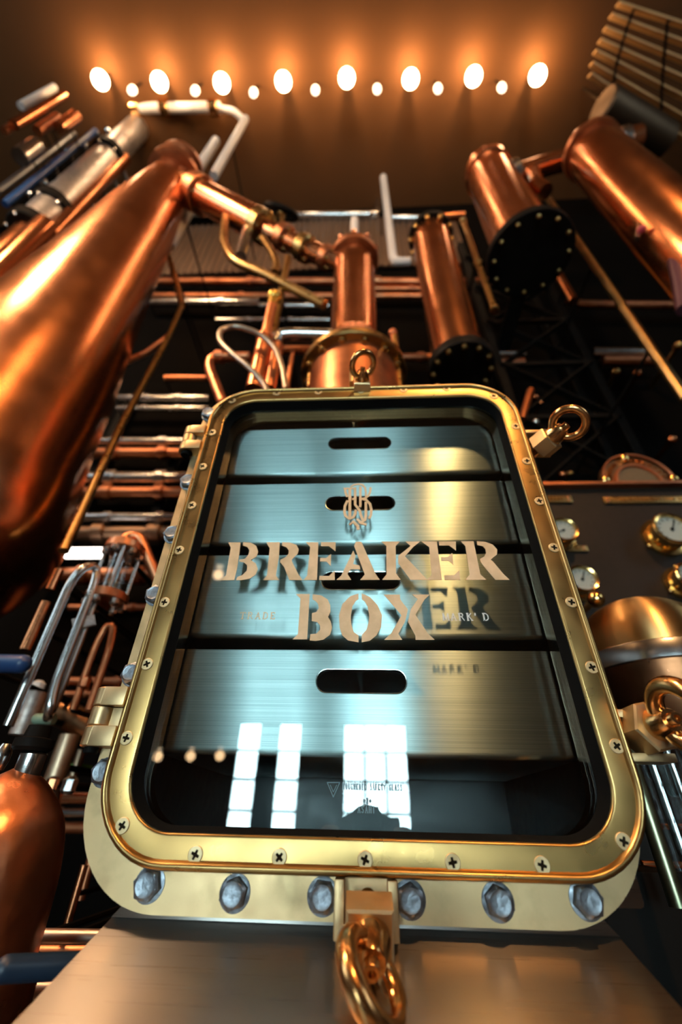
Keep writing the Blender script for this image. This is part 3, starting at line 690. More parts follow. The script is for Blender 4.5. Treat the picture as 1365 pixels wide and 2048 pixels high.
for i, (x, y, w, mt) in enumerate([(1232, 745, 9, brass), (1275, 748, 9, copper), (1358, 692, 10, brass), (1345, 880, 10, copper), (1072, 795, 6, copper), (1082, 806, 5, copper), (1125, 950, 8, copper), (1140, 948, 7, brass), (1072, 846, 9, steel)]):
    c = P(x, y, 1.72); r = px2m(c, w); m = MB(); m.cyl(c, c+V((0, .345, 0)), r*.5, 10); m.sphere(c, r, 16, .8)
    solo(m, 'pipe_stub', mt, ['round brass pipe end low on the dark wall, under the right steel pipe', 'round copper pipe end low on the dark wall, under the right copper pipe', 'brass knob by the right edge beside the dull brass rails', 'copper knob by the right edge above the arched plaque', 'upper small copper pipe end behind the door corner', 'lower small copper pipe end behind the door corner', 'larger copper pipe end just above the gauge board corner', 'smaller brass pipe end just above the gauge board corner', 'small steel pipe end left of the released eye nut'][i], 'pipe end')
# ================================================================= gauge board
YP = 1.2
gb = thing('gauge_board', 'dark brown board carrying gauges and brass name plates at the right edge', 'board', (P(1300, 1300, YP).x, YP, 0))
pz1 = P(1200, 974, YP).z; px0 = P(1076, 1100, YP).x-.10; px1 = P(1365, 980, YP).x+.45
m = MB(); m.box(((px0+px1)/2, YP+.03, (pz1+.2)/2), (px1-px0, .05, pz1-.2), bev=.004); m.build('board', panel_m, gb)
m = MB(); m.box(((px0+px1)/2, YP+.02, pz1+.004), (px1-px0+.02, .08, .012), bev=.002); m.build('top_edge', copper_d, gb)
for xx in (px0+.05, px1-.05): m = MB(); m.box((xx, YP+.04, .1), (.06, .06, .2)); m.build('board_foot', darkmetal, gb)
def nameplate(xa, xb, ya, yb, label, texty=True):
    a, b = P(xa, ya, YP), P(xb, yb, YP); z0, z1 = min(a.z, b.z), max(a.z, b.z)
    o = thing('name_plate', label, 'sign', ((a.x+b.x)/2, YP, z0))
    m = MB(); m.box(((a.x+b.x)/2, YP+.001, (z0+z1)/2), (b.x-a.x, .008, z1-z0), bev=.001); m.build('plate', brass, o)
    h = z1-z0; m = MB()
    for x in (a.x+.012, b.x-.012):
        for z in (z0+h*.25, z0+h*.75): m.lathe((x, YP-.003, z), (0, -1, 0), [(0, h*.16), (.003, h*.13), (.004, h*.05)], 10)
    m.build('plate_rivets', copper, o)
    return o, a.x, b.x, z0, z1
def emboss(o, x0, x1, z0, z1, seedv, mat):
    rnd = random.Random(seedv); m = MB(); x = x0; h = z1-z0
    while x < x1:
        w = h*rnd.uniform(.35, .7)
        for _ in range(2): m.box((x+w*rnd.uniform(.2, .8), YP-.0035, z0+h*rnd.uniform(.42, .58)), (w*.22, .002, h*rnd.uniform(.7, 1)), bev=0)
        m.box((x+w*.5, YP-.0033, z0+h*rnd.choice((.15, .5, .85))), (w*.8, .002, h*.16))
        x += w*1.25+(h*.6 if rnd.random() < .15 else 0)
    m.build('raised_lettering', mat, o, merge=False)
o, a, b, z0, z1 = nameplate(1211, 1440, 1007, 992, 'long brass name plate under the arched plaque'); emboss(o, a+.05, b-.05, z0+.006, z1-.006, 3, brass_p)
o, a, b, z0, z1 = nameplate(1030, 1142, 1006, 992, 'brass name plate at the top left of the board, half behind the door'); emboss(o, a+.03, b-.03, z0+.006, z1-.006, 5, brass_p)
o, a, b, z0, z1 = nameplate(1070, 1174, 1103, 1092, 'small brass name plate between the two left gauges'); emboss(o, a+.02, b-.02, z0+.004, z1-.004, 8, brass_p)
o, a, b, z0, z1 = nameplate(1322, 1420, 1106, 1093, 'small brass name plate under the upper right gauge'); emboss(o, a+.03, b-.02, z0+.004, z1-.004, 9, brass_p)
def gauge(px, py, w, ang, label):
    c = P(px, py, YP-.05); r = px2m(P(px, py, YP), w)
    o = thing('pressure_gauge', label, 'gauge', (c.x, YP, c.z-r))
    m = MB(); m.lathe((c.x, YP+.004, c.z), (0, -1, 0), [(0, r*1.15), (.012, r*1.15), (.014, r*.9), (.045, r*.9), (.047, r*1.0), (.058, r*1.0), (.062, r*.93), (.060, r*.80), (.052, r*.78)], 40, True, False); m.build('gauge_case', brass_p, o)
    m = MB(); m.lathe((c.x, YP-.044, c.z), (0, -1, 0), [(0, r*.80), (.004, r*.80)], 36); dl = m.build('dial', dial_m, o)
    m = MB()
    for k in range(11):
        t = math.radians(225-27*k); m.box((c.x+math.cos(t)*r*.64, YP-.0485, c.z+math.sin(t)*r*.64), (r*.14, .001, r*.035), Matrix.Rotation(-t, 3, 'Y'))
    m.build('dial_marks', rubber, dl, merge=False)
    m = MB(); t = math.radians(ang); m.box((c.x+math.cos(t)*r*.25, YP-.0505, c.z+math.sin(t)*r*.25), (r*.75, .0015, r*.06), Matrix.Rotation(-t, 3, 'Y')); m.lathe((c.x, YP-.048, c.z), (0, -1, 0), [(0, r*.1), (.004, r*.08)], 12); m.build('needle', rubber, o)
    m = MB(); m.lathe((c.x, YP-.056, c.z), (0, -1, 0), [(0, r*.78), (.001, r*.78)], 30); m.build('gauge_glass', tube_g, o)
    for k in range(3):
        t = math.radians(90+120*k); m = MB(); m.sphere((c.x+math.cos(t)*r*1.2, YP-.008, c.z+math.sin(t)*r*1.2), r*.14, 12); m.build('case_screw', brass_p, o)
gauge(1128, 1060, 27, 200, 'upper left brass gauge on the board, half hidden by the door frame')
gauge(1346, 1058, 36, 60, 'upper right brass gauge, above the small plate near the edge')
gauge(1166, 1158, 29, 65, 'lower left brass gauge, just above the round copper dome')
gauge(1385, 1152, 30, 120, 'lower right brass gauge, mostly cut off by the edge')
# arched plaque standing on the board
ca = P(1268, 967, YP); half = (P(1356, 967, YP).x-P(1206, 967, YP).x)/2; cx0 = (P(1356, 967, YP).x+P(1206, 967, YP).x)/2; hz = P(1262, 915, YP).z-pz1
pq = thing('arched_plaque', 'arched bronze maker plaque standing on top of the gauge board', 'sign', (cx0, YP, pz1+.01))
arc = lambda f, n=28: [(cx0+half*f*math.cos(PI*k/n), pz1+.01+hz*f*math.sin(PI*k/n)) for k in range(n+1)]
fp = lambda u, v, t: V((u, t, v))
m = MB(); m.prism(arc(1.0), fp, YP, YP+.02); m.build('back_plate', metal('plaque bronze', (.34, .17, .08), .4, (.2, .1, .05), 30), pq)
m = MB(); m.loops([[fp(u, v, YP-.008) for u, v in arc(.93)], [fp(u, v, YP-.012) for u, v in arc(.95)], [fp(u, v, YP-.012) for u, v in arc(.985)], [fp(u, v, YP-.008) for u, v in arc(1.0)], [fp(u, v, YP) for u, v in arc(1.0)]], False); m.build('outer_rim', copper_d, pq)
m = MB(); m.loops([[fp(u, v, YP-.001) for u, v in arc(.56)], [fp(u, v, YP-.010) for u, v in arc(.58)], [fp(u, v, YP-.010) for u, v in arc(.63)], [fp(u, v, YP-.001) for u, v in arc(.66)]], False); m.build('inner_rim', copper_d, pq)
m = MB(); m.prism(arc(.56), fp, YP-.003, YP); m.build('centre_panel', metal('plaque grain', (.20, .15, .09), .6, (.1, .07, .045), 300), pq)
m = MB(); rnd = random.Random(4)
for k in range(15):
    if k in (5,): continue
    t = PI*(1-(k+.9)/16.6); c = V((cx0+half*.79*math.cos(t), YP-.004, pz1+.01+hz*.79*math.sin(t))); Mr = Matrix.Rotation(-(t-PI/2), 3, 'Y'); s = half*.085
    m.box(c+Mr @ V((-s*.4, 0, 0)), (s*.3, .008, s*1.5), Mr); m.box(c+Mr @ V((s*.4, 0, 0)), (s*.28, .0075, s*1.5*rnd.choice((.6, 1))), Mr); m.box(c+Mr @ V((0, 0, s*rnd.choice((-.6, 0, .6)))), (s*.9, .007, s*.28), Mr)
m.build('raised_lettering', bronze, pq, merge=False)
for f, t in ((.93, PI*.97), (.84, PI*.55), (.93, PI*.03)):
    m = MB(); m.lathe((cx0+half*f*math.cos(t), YP-.006, pz1+.014+hz*f*math.sin(t)), (0, -1, 0), [(0, .016), (.008, .014), (.012, .006)], 14); m.build('plaque_bolt', brass_p, pq)
# ================================================================= brass dome pot and parts below it
YDm = .86; dc = P(1303, 1318, YDm); rd = px2m(dc, 138)
dm = thing('domed_pot', 'brass domed pot with a bright steel rim right of the door', 'pot', (dc.x, dc.y, 0))
m = MB(); hd = (vert(dc, 1207).z-dc.z)*1.02; m.lathe(dc, Zup, [(0, rd*.965)]+[(hd*math.sin(t), rd*.965*math.cos(t)) for t in [PI/2*k/14 for k in range(1, 14)]]+[(hd, .004)], 64); m.build('dome_lid', metal('spun brass', (.85, .50, .19), .34, (.70, .40, .14), 6, (.4, .7), 0, 6, aniso=.9, tang='radial', stretch=(1, 1, 90)), dm)
m = MB(); m.lathe(dc, Zup, [(-.034, rd*.985), (-.032, rd), (-.004, rd), (-.001, rd*.985), (.0, rd*.95)], 64); m.build('steel_rim', steel, dm)
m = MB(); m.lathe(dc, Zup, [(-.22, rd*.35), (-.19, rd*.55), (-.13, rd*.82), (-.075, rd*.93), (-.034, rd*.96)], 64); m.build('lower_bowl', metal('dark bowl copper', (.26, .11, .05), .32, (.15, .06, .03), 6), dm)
m = MB(); m.cyl((dc.x, dc.y, 0), dc-V((0, 0, .21)), rd*.2, 24); m.build('pot_stand', darkmetal, dm)
kb = P(1192, 1199, 1.02); r = px2m(kb, 17); m = MB(); m.sphere(kb, r, 28); m.cyl(kb, kb+V((0, .17, 0)), r*.4, 14); solo(m, 'brass_ball', brass_p, 'small shiny brass ball just above the left shoulder of the dome', 'knob')
# glass tube sight gauge at lower right
sg = thing('sight_glass_bank', 'bank of clear vertical glass tubes at the right edge below the dome', 'sight glass', P(1330, 1825, .72))
for i, (x, w) in enumerate(((1262, 13), (1292, 20), (1330, 16), (1362, 14))):
    a = P(x, 1492, .72+.015*(i % 2)); b = vert(a, 1812); rr_ = px2m(a, w); m = MB()
    m.lathe(b, Zup, [(0, rr_), (a.z-b.z, rr_), (a.z-b.z, rr_*.82), (0, rr_*.82), (0, rr_)], 28, False, False); m.build('glass_tube', tube_g, sg)
    m = MB(); m.cyl(b, a, rr_*.42, 14); m.build('tube_core', steel, sg)
    m = MB(); m.cyl(a-V((0, 0, .002)), a+V((0, 0, .012)), rr_*1.12, 24, .001); m.build('tube_cap', steel, sg)
for nm, y, h in (('cross_bar', 1652, 8), ('cross_bar', 1728, 9)):
    m = MB(); m.tube([P(1285, y, .78), P(1420, y+4, .78)], px2m(P(1320, y, .78), h*.7), 12); m.build(nm, copper, sg)
m = MB(); a = P(1235, 1812, .72); b = P(1430, 1830, .72); m.box(((a.x+b.x)/2, .75, a.z-.012), (b.x-a.x, .12, .016), bev=.002); m.build('tube_base', copper_d, sg)
vpipe('olive_rod', 1358, 1815, .62, 1500, 16, metal('olive steel', (.33, .35, .22), .32, (.24, .26, .16), 20), 'thick olive green rod standing right of the lower door corner', 'rod')
dp = MB(); a = P(1210, 1815, .66); b = P(1440, 1868, .66); dp.box(((a.x+b.x)/2, .82, (b.z)/2+.02), (b.x-a.x, .3, b.z+.06), bev=.004); solo(dp, 'dark_tank', darkmetal, 'low black tank under the glass tubes at the right edge', 'tank')
# ================================================================= small pipework over the door
bp = thing('ball_topped_pipe', 'slanting copper standpipe topped by a yellow brass ball', 'pipe', (P(505, 780, .98).x, .98, CZ))
bq = P(508, 780, .98); bt = vert(bq, 612)
m = MB(); m.tube([bq, bq.lerp(bt, .55)], px2m(bq, 17), 18); m.tube([bq.lerp(bt, .5), bt], px2m(bq, 12), 18); m.cyl(bq.lerp(bt, .54), bq.lerp(bt, .58), px2m(bq, 19), 18); m.build('standpipe', copper_h, bp)
m = MB(); bb = vert(bq, 594); m.sphere(bb, px2m(bb, 14), 24); m.cyl(bt-V((0, 0, .02)), bb, px2m(bb, 9), 16); m.build('brass_ball', metal('yellow brass', (.72, .46, .10), .3, (.5, .32, .08), 30), bp)
bq2 = P(538, 780, 1.0); m = MB(); m.cyl(bq2, vert(bq2, 692), px2m(bq2, 14), 18); solo(m, 'copper_standpipe', copper_h, 'short copper standpipe close to the right of the ball topped one', 'pipe')
pipe('steel_hose', [(572, 778, .93), (566, 735, .93), (548, 690, .92), (515, 664, .91), (470, 652, .9), (440, 660, .89), (438, 682, .88), (462, 706, .87), (500, 735, .87), (527, 765, .88), (536, 785, .88)], 5.5, metal('braided hose', (.42, .36, .30), .35, (.3, .25, .2), 90), 'looping thin braided hose beside the brass ball', 'hose', bend=.09)
pipe('copper_loop', [(446, 806, .98), (418, 735, .98), (424, 714, .98), (500, 714, .98)], 10, copper_h, 'squared copper pipe bend left of the ball topped standpipe', bend=.04, collars=((2, .2),))
pipe('steel_pipe', [(548, 688, 1.05), (556, 672, 1.05), (580, 669, 1.05), (672, 671, 1.05), (706, 700, 1.10)], 13, steel, 'short level polished steel pipe left of the middle column', bend=.05)
pipe('copper_pipe', [(548, 700, 1.15), (690, 700, 1.15)], 9, copper_d, 'level copper pipe just under the short steel pipe')
vpipe('copper_rod', 575, 775, 1.1, 700, 5, copper_d, 'left thin copper upright under the level copper pipe')
vpipe('copper_rod', 618, 775, 1.1, 700, 5, brass, 'right thin brass upright under the level copper pipe')
vpipe('tipped_rod', 800, 775, 1.1, 672, 6, brass, 'thin brass rod right of the bell foot')
rt_ = P(786, 666, 1.12); m = MB(); m.sphere(rt_, px2m(rt_, 9), 16); m.cyl(vert(rt_, 775), rt_, px2m(rt_, 5), 12); solo(m, 'tipped_rod', copper_d, 'ball tipped copper rod right of the bell foot', 'rod')
pipe('white_pipe', [(767, 355, 1.5), (786, 510, 1.5), (790, 524, 1.5), (822, 524, 1.5)], 9, white_m, 'tall pale hooked pipe between the middle column and the cylinder', bend=.05)
pipe('steel_rail', [(583, 432, 1.98), (745, 431, 1.98), (757, 424, 1.98), (760, 395, 1.99)], 9, steel, 'long level steel rail above the ribbed panel, bent up at its right end', bend=.12)
pipe('steel_rail', [(355, 430, 1.98), (432, 429, 1.98)], 9, steel, 'short steel rail above the ribbed panel, near the still neck')
pipe('steel_rail', [(780, 437, 1.98), (850, 437, 1.98)], 7, steel, 'short dim rail above the ribbed panel, right of the pale pipe')
# ribbed panel along the top of the back wall
rb_ = MB(); a = P(330, 440, 2.0); b = P(925, 522, 2.0); n = 96; z0, z1 = b.z, P(600, 440, 2.0).z
pts = []
for k in range(n+1):
    x = a.x+(b.x-a.x)*k/n*1.02; pts.append((x, 2.0+(.022 if k % 2 else 0)))
rb_.loops([[V((x, y, z)) for x, y in pts]+[V((pts[-1][0], 2.035, z)), V((pts[0][0], 2.035, z))] for z in (z0, z1)], True, True, True)
solo(rb_, 'ribbed_panel', grill_m, 'wide ribbed metal panel high on the back wall behind the columns', 'panel')
# level rails across the back wall
rails = [(300, 1010, 563, 8, copper_d, 1.94, 'level copper rail across the back, just under the ribbed panel'), (300, 940, 592, 7, copper_d, 1.96, 'level copper rail across the back, second under the ribbed panel'),
 (300, 520, 605, 9, steel, 1.92, 'level grey rail across the back, third under the ribbed panel'), (525, 660, 612, 6, steel, 1.97, 'thin bluish rail behind the brass ball'), (240, 420, 797, 8, steel, 1.9, 'upper grey rail of a pair left of the copper bend'), (235, 420, 817, 6, steel, 1.9, 'lower grey rail of a pair left of the copper bend'),
 (330, 420, 756, 6, copper_d, 1.9, 'short copper rail above the grey pair, left of the copper bend'), (150, 420, 883, 9, steel, 1.9, 'bright level rail left of the upper hinge, topmost there'), (150, 420, 906, 11, copper_d, 1.9, 'copper rail left of the upper hinge, second there'), (140, 420, 956, 13, steel, 1.9, 'bluish steel rail left of the door, between two copper ones'),
 (130, 420, 985, 12, copper_d, 1.9, 'copper rail left of the door, under the bluish one'), (130, 420, 1034, 9, steel, 1.9, 'pale rail left of the door with a small joint'), (110, 420, 1066, 16, metal('brown rail', (.30, .18, .11), .45), 1.96, 'wide brown beam left of the door above the glass cage'), (80, 380, 1150, 15, copper_d, 1.9, 'fat copper rail behind the glass cage'), (140, 330, 1215, 7, copper_d, 1.9, 'thin copper rail just below the glass cage'),
 (120, 300, 1362, 8, copper_d, 1.9, 'upper dim copper rail above the lower hinge'), (120, 300, 1388, 6, copper_d, 1.9, 'lower dim copper rail above the lower hinge'), (60, 260, 1596, 10, copper, 1.5, 'copper rail left of the lower door corner, topmost'), (60, 260, 1625, 8, steel, 1.5, 'pale rail left of the lower door corner, second'), (60, 250, 1655, 10, copper_d, 1.5, 'copper rail left of the lower door corner, lowest'), (680, 900, 578, 6, copper_d, 1.98, 'short copper rail behind the middle column top'), (780, 990, 715, 8, copper_d, 1.93, 'copper rail behind the foot of the plain cylinder'), (1085, 1215, 968, 5, metal('red pipe', (.35, .06, .04), .35), 1.5, 'thin reddish pipe along the board top beside the arched plaque'), (430, 660, 640, 5, steel, 1.98, 'faint bluish rail behind the hose loop')]
for x0, x1, y, w, mt, Y, lab in rails: pipe('level_rail', [(x0, y, Y), (x1, y+(x1-x0)*.002, Y)], w, mt, lab, 'rail', collars=((0, .3), (0, .66)) if x1-x0 > 150 else ())
# wall brackets holding the left rails
for x, ya, yb, lab in ((362, 880, 1040, 'dark upright bracket holding the rails left of the upper hinge'), (262, 790, 1160, 'dark upright bracket holding the rails beside the still')):
    a = P(x, ya, 1.97); b = vert(a, yb); m = MB(); m.beam(a, b, .03, .05); solo(m, 'rail_bracket', darkmetal, lab, 'bracket')
sl = P(168, 1106, 1.85); m = MB(); m.box(sl, (px2m(sl, 76), .03, px2m(sl, 20)), bev=.006); solo(m, 'strip_reflection', strip_refl_m, 'small glowing white strip standing for a lamp reflection on steel, left of the glass cage', 'lamp')  # glowing block in place of a fluorescent reflection on steel
# ================================================================= left side pipework
# glass cage
gc = thing('glass_cage', 'caged sight glass with steel rods between two bolted rings, left of the door', 'sight glass', P(222, 1205, .95))
ca = P(214, 1196, .95); cb_ = vert(ca, 1098); rw = px2m(ca, 36)
for q, nm in ((ca, 'lower_ring'), (cb_, 'upper_ring')):
    m = MB(); m.cyl(q-V((0, 0, .012)), q+V((0, 0, .012)), rw*1.1, 28, .003); f = m.build(nm, copper_d, gc)
    bolt_parts(f, 'ring_bolt', q+V((0, 0, -.012)), (0, 0, -1), rw*.9, 6, .011, .016, steel)
for k in range(4):
    t = PI/2*k+.5; d = V((math.cos(t), math.sin(t), 0))*rw*.92; m = MB(); m.cyl(ca+d, cb_+d, rw*.1, 10); m.build('tie_rod', steel, gc)
m = MB(); m.lathe(ca, Zup, [(0, rw*.55), ((cb_-ca).z, rw*.55), ((cb_-ca).z, rw*.48), (0, rw*.48), (0, rw*.55)], 24, False, False); m.build('glass_tube', tube_g, gc)
pipe('copper_swan', [(238, 1096, .95), (252, 1074, .96), (278, 1072, .97), (312, 1150, 1.0), (330, 1200, 1.02)], 11, copper_d, 'brown swan neck pipe leaving the top of the caged sight glass', bend=.05)
# serpentine steel tubes
tz = lambda x, y, Y: P(x, y, Y)
s1 = P(16, 1452, .86); s1t = vert(s1, 1168); s2t = P(190, 1165, .90); s2 = vert(s2t, 1372); s3 = P(118, 1388, .93); s3t = vert(s3, 1208)
m = MB(); r = px2m(s1t, 8.5)
m.tube([s1, s1t, s1t+V((.015, 0, .045)), s2t+V((-.01, 0, .045)), s2t, s2, s2+V((.012, 0, -.05)), s3+V((-.005, 0, -.05)), s3, s3t], r, 16, .05)
_o = solo(m, 'serpentine_tube', steel, 'bright steel serpentine tube with three parallel legs left of the door', 'pipe'); stay(_o, s3t, r); stay(_o, s1t, r)
m = MB(); a = P(145, 1250, .9); b = P(190, 1240, .92); m.beam(a, b, .012, .024); solo(m, 'steel_clip', zinc, 'small steel clip joining two legs of the serpentine tube', 'clip')
h0 = P(146, 1420, 1.05); h0t = vert(h0, 1290); h1 = P(178, 1420, 1.05); h1t = vert(h1, 1290)
m = MB(); m.tube([h0, h0t, h0t+V((.01, 0, .05)), h1t+V((-.01, 0, .05)), h1t, h1], px2m(h0, 8), 14, .05); _o = solo(m, 'return_bend', copper_d, 'copper hairpin pipe between the serpentine tube and the lower hinge', 'pipe'); stay(_o, h0, .01)
vpipe('copper_upright', 50, 1300, .95, 1205, 11, copper, 'pale copper upright left of the serpentine tube', )
vpipe('copper_upright', 100, 1180, .98, 1140, 9, copper, 'short copper upright between the still and the serpentine tube')
vpipe('rough_pipe', 40, 1470, 1.0, 1385, 20, metal('grey rough pipe', (.52, .44, .40), .5, (.35, .28, .24), 60), 'thick rough grey pipe behind the lower part of the serpentine tube')
pipe('brown_elbow', [(40, 1415, 1.15), (130, 1425, 1.15), (175, 1455, 1.15), (260, 1500, 1.15)], 26, metal('brown pipe', (.34, .17, .08), .38, (.2, .1, .05), 10), 'fat brown elbow left of the lower hinge', bend=.1)
vpipe('beige_pipe', 95, 1600, 1.1, 1470, 20, metal('beige pipe', (.50, .36, .24), .42, (.34, .22, .14), 12), 'fat beige upright under the brown elbow')
vpipe('beige_pipe', 135, 1590, 1.2, 1500, 9, MAT['beige pipe'], 'slim beige upright under the brown elbow')
vpipe('copper_upright', 160, 1800, 1.15, 1610, 9, copper_d, 'dim copper upright left of the lower flange corner')
vpipe('copper_upright', 135, 1850, 1.0, 1730, 8, copper, 'copper upright beside the copper flask base')
fc = P(155, 1534, 1.25); m = MB(); m.box(fc, (px2m(fc, 42), .05, px2m(fc, 9)), bev=.003); solo(m, 'green_tag', matte('green tag', (.13, .40, .06), .5), 'small bright green tag left of the lower hinge', 'tag')
fc = P(82, 1438, 1.0); m = MB(); m.cyl(fc-V((.03, 0, 0)), fc+V((.03, 0, 0)), px2m(fc, 10), 14); solo(m, 'green_collar', matte('pale green collar', (.20, .30, .22), .3), 'pale green collar beside the thick rough pipe', 'collar')
for x, y, w, mt, lab in ((105, 1568, 13, copper, 'round copper union just right of the copper flask'), (140, 1570, 15, steel, 'leaf shaped pale fitting near the flask'), (75, 1375, 13, white_m, 'white fitting at the lower bend of the serpentine tube'), (170, 1365, 12, copper_d, 'copper nut under the hairpin pipe')):
    c = P(x, y, 1.05); r = px2m(c, w); m = MB(); m.lathe(c-V((0, 0, r)), Zup, [(0, r*.6), (r*.3, r), (r*1.6, r), (r*2, r*.5)], 8); _o = solo(m, 'pipe_union', mt, lab, 'fitting'); stay(_o, c, r)
# copper flask at lower left
fy = .62; fa = P(8, 1640, fy)
pr = sorted(sil(fa.x, fy, [(60, 1530), (98, 1568), (124, 1618), (131, 1665), (122, 1738), (106, 1805), (88, 1868), (70, 1935), (52, 2048)]))
fk = thing('copper_flask', 'round shouldered matt copper flask at the lower left edge', 'vessel', (fa.x, fy, 0))
m = MB(); zt, rt2 = pr[-1]; full = [(0, pr[0][1]), (pr[0][0]*.6, pr[0][1])]+pr+[(zt+.012, rt2*.6), (zt+.02, rt2*.35)]
m.lathe((fa.x, fy, 0), Zup, catmull(full, 5), 56); m.build('flask_body', copper_h, fk)
m = MB(); q = V((fa.x, fy, zt+.015)); m.lathe(q, Zup, [(0, .02), (.004, .024), (.014, .024), (.016, .016), (.03, .014)], 24); m.build('flask_neck', darkmetal, fk)
fq = P(70, 1506, .62); m = MB(); m.lathe(fq-V((0, 0, .03)), Zup, [(0, px2m(fq, 22)), (.004, px2m(fq, 25)), (.028, px2m(fq, 25)), (.032, px2m(fq, 18))], 24); m.build('side_cap', steel, fk)
fq = P(14, 1488, .62); m = MB(); m.lathe(fq-V((0, 0, .03)), Zup, [(0, px2m(fq, 12)), (.01, px2m(fq, 15)), (.02, px2m(fq, 15)), (.03, px2m(fq, 9))], 20); m.build('union_nut', steel, fk)
lv = MB(); a, b = P(-60, 1326, .8), P(44, 1328, .8); lv.tube([a, b], px2m(b, 18), 16); lv.sphere(b, px2m(b, 18), 16); _o = solo(lv, 'blue_lever', bluep, 'blue rounded lever end poking in at the left edge', 'handle'); stay(_o, a, .01)
lv = MB(); a, b = P(10, 1938, .50), P(170, 1930, .55); lv.tube([a, b], px2m(a, 22), 18); lv.sphere(a, px2m(a, 22), 18); solo(lv, 'navy_lever', navy, 'dark navy lever crossing in front of the copper flask, bottom left', 'handle')
pipe('pale_bar', [(85, 1872, .75), (230, 1874, .75)], 12, metal('pale bar', (.62, .45, .36), .4), 'pale level bar left of the sloping steel deck', 'bar')
pipe('copper_bar', [(60, 1905, .8), (230, 1905, .8)], 14, copper_d, 'copper bar just below the pale level bar', 'bar')
pipe('pale_bar', [(40, 1978, .75), (110, 1978, .75)], 14, MAT['pale bar'], 'short pale bar at the foot of the copper flask', 'bar')
# ================================================================= upper left: silver tube bundle
vt_ = P(70, 452, 1.2)
tb = thing('insulated_tube', 'fat wrinkled silver tube in dark collars slanting across the upper left', 'pipe', (vt_.x, vt_.y, 0))
tt = vert(vt_, 205); low = vert(vt_, 462); r = px2m(vt_.lerp(tt, .3), 26)
n = 60; pr_ = []
L = (tt-low).length
for k in range(n*2+1): pr_.append((L*k/(n*2), r*(1 if k % 2 else .94)*(1+.02*random.uniform(-1, 1))))
m = MB(); m.lathe(low, Zup, pr_, 28); m.build('foil_sleeve', metal('crinkled foil', (.70, .68, .68), .42, (.5, .48, .47), 40, (.4, .7), .5, 40), tb)
for py in (460, 418, 312, 222):
    q = vert(vt_, py); m = MB(); m.cyl(q-V((0, 0, .05)), q+V((0, 0, .05)), r*1.25, 28, .01); f = m.build('tube_collar', darkmetal, tb)
    bolt_parts(f, 'collar_bolt', q+V((0, 0, -.05)), (0, 0, -1), r*1.1, 6, .014, .03, steel)
m = MB(); m.cyl((low.x, low.y, 0), low, r*.72, 24); m.build('tube_foot', copper, tb)
v1 = P(152, 420, 1.25); vpipe('copper_riser', 140, 432, 1.25, 318, 13, copper, 'bright copper riser beside the silver tube, upper piece')
vpipe('copper_riser', 30, 545, 1.2, 428, 15, copper, 'bright copper riser beside the silver tube, lower piece')
vpipe('copper_riser', -20, 560, 1.1, 450, 22, copper, 'thick copper riser at the left edge under the silver tube')
for i in range(8):
    x, y = [(88, 367), (62, 390), (108, 332), (138, 305), (168, 290), (192, 265), (218, 262), (235, 250)][i]
    q = P(x, y, 1.2); r8 = px2m(q, 9); m = MB(); m.cyl(q, q+V((0, .86, 0)), r8*.5, 10); m.sphere(q, r8, 12)
    solo(m, 'stub_valve', steel, 'one of a row of small steel valve knobs along the silver tube', 'knob', 'steel valve knobs along the silver tube')
mb_ = P(140, 330, 1.35); m = MB(); a = vert(mb_, 420); b = vert(mb_, 240); m.beam(a, b, .09, .05); solo(m, 'valve_rack', darkmetal, 'dark upright channel behind the row of steel valve knobs', 'rack')
vpipe('blue_pipe', 10, 408, 1.1, 262, 6, bluep, 'blue upright pipe high at the left edge')
vpipe('grey_pipe', -5, 385, 1.1, 268, 6, zinc, 'grey upright pipe above the blue one at the left edge')
for i, (x, y, Y, y2, w, mt, lab) in enumerate([(42, 212, .8, 175, 7, white_m, 'white pipe end high in the left corner'), (28, 250, .82, 190, 9, copper, 'copper pipe end high in the left corner'), (8, 262, .84, 195, 7, copper_d, 'dull copper pipe at the very edge of the left corner'), (75, 262, .9, 235, 9, copper_d, 'left copper cap above the blue pipe'), (118, 256, .92, 232, 11, copper, 'right copper cap above the blue pipe'), (40, 315, .95, 292, 16, steel, 'steel cap beside the blue pipe')]):
    vpipe('pipe_end', x, y, Y, y2, w, mt, lab, 'pipe')
# level white rail with brackets and its legs
wr = thing('level_header', 'pale level header pipe under the left ceiling lamps', 'pipe', P(320, 222, 1.05))
m = MB(); a, b = P(170, 217, 1.05), P(440, 215, 1.05); m.tube([a, b], px2m(a, 9), 18); m.build('header_tube', white_m, wr)
for x in (176, 272, 330, 428):
    q = P(x, 216, 1.05); m = MB(); rr2 = px2m(q, 15); m.cyl(q-V((rr2*.6, 0, 0)), q+V((rr2*.6, 0, 0)), rr2, 18, .01); m.build('header_clamp', bronze, wr)
m = MB(); m.tube([P(430, 215, 1.05), P(468, 222, 1.06), P(488, 240, 1.07)], px2m(b, 6), 14, .08); m.build('header_elbow', white_m, wr)
vpipe('pale_drop', 428, 352, 1.07, 238, 8, white_m, 'right pale drop pipe falling from the level header')
vpipe('pale_drop', 398, 335, 1.15, 282, 9, white_m, 'short pale drop pipe just left of the longer one')
vpipe('pale_drop', 340, 492, 1.15, 395, 9, white_m, 'pale drop pipe passing behind the sloping copper arm')
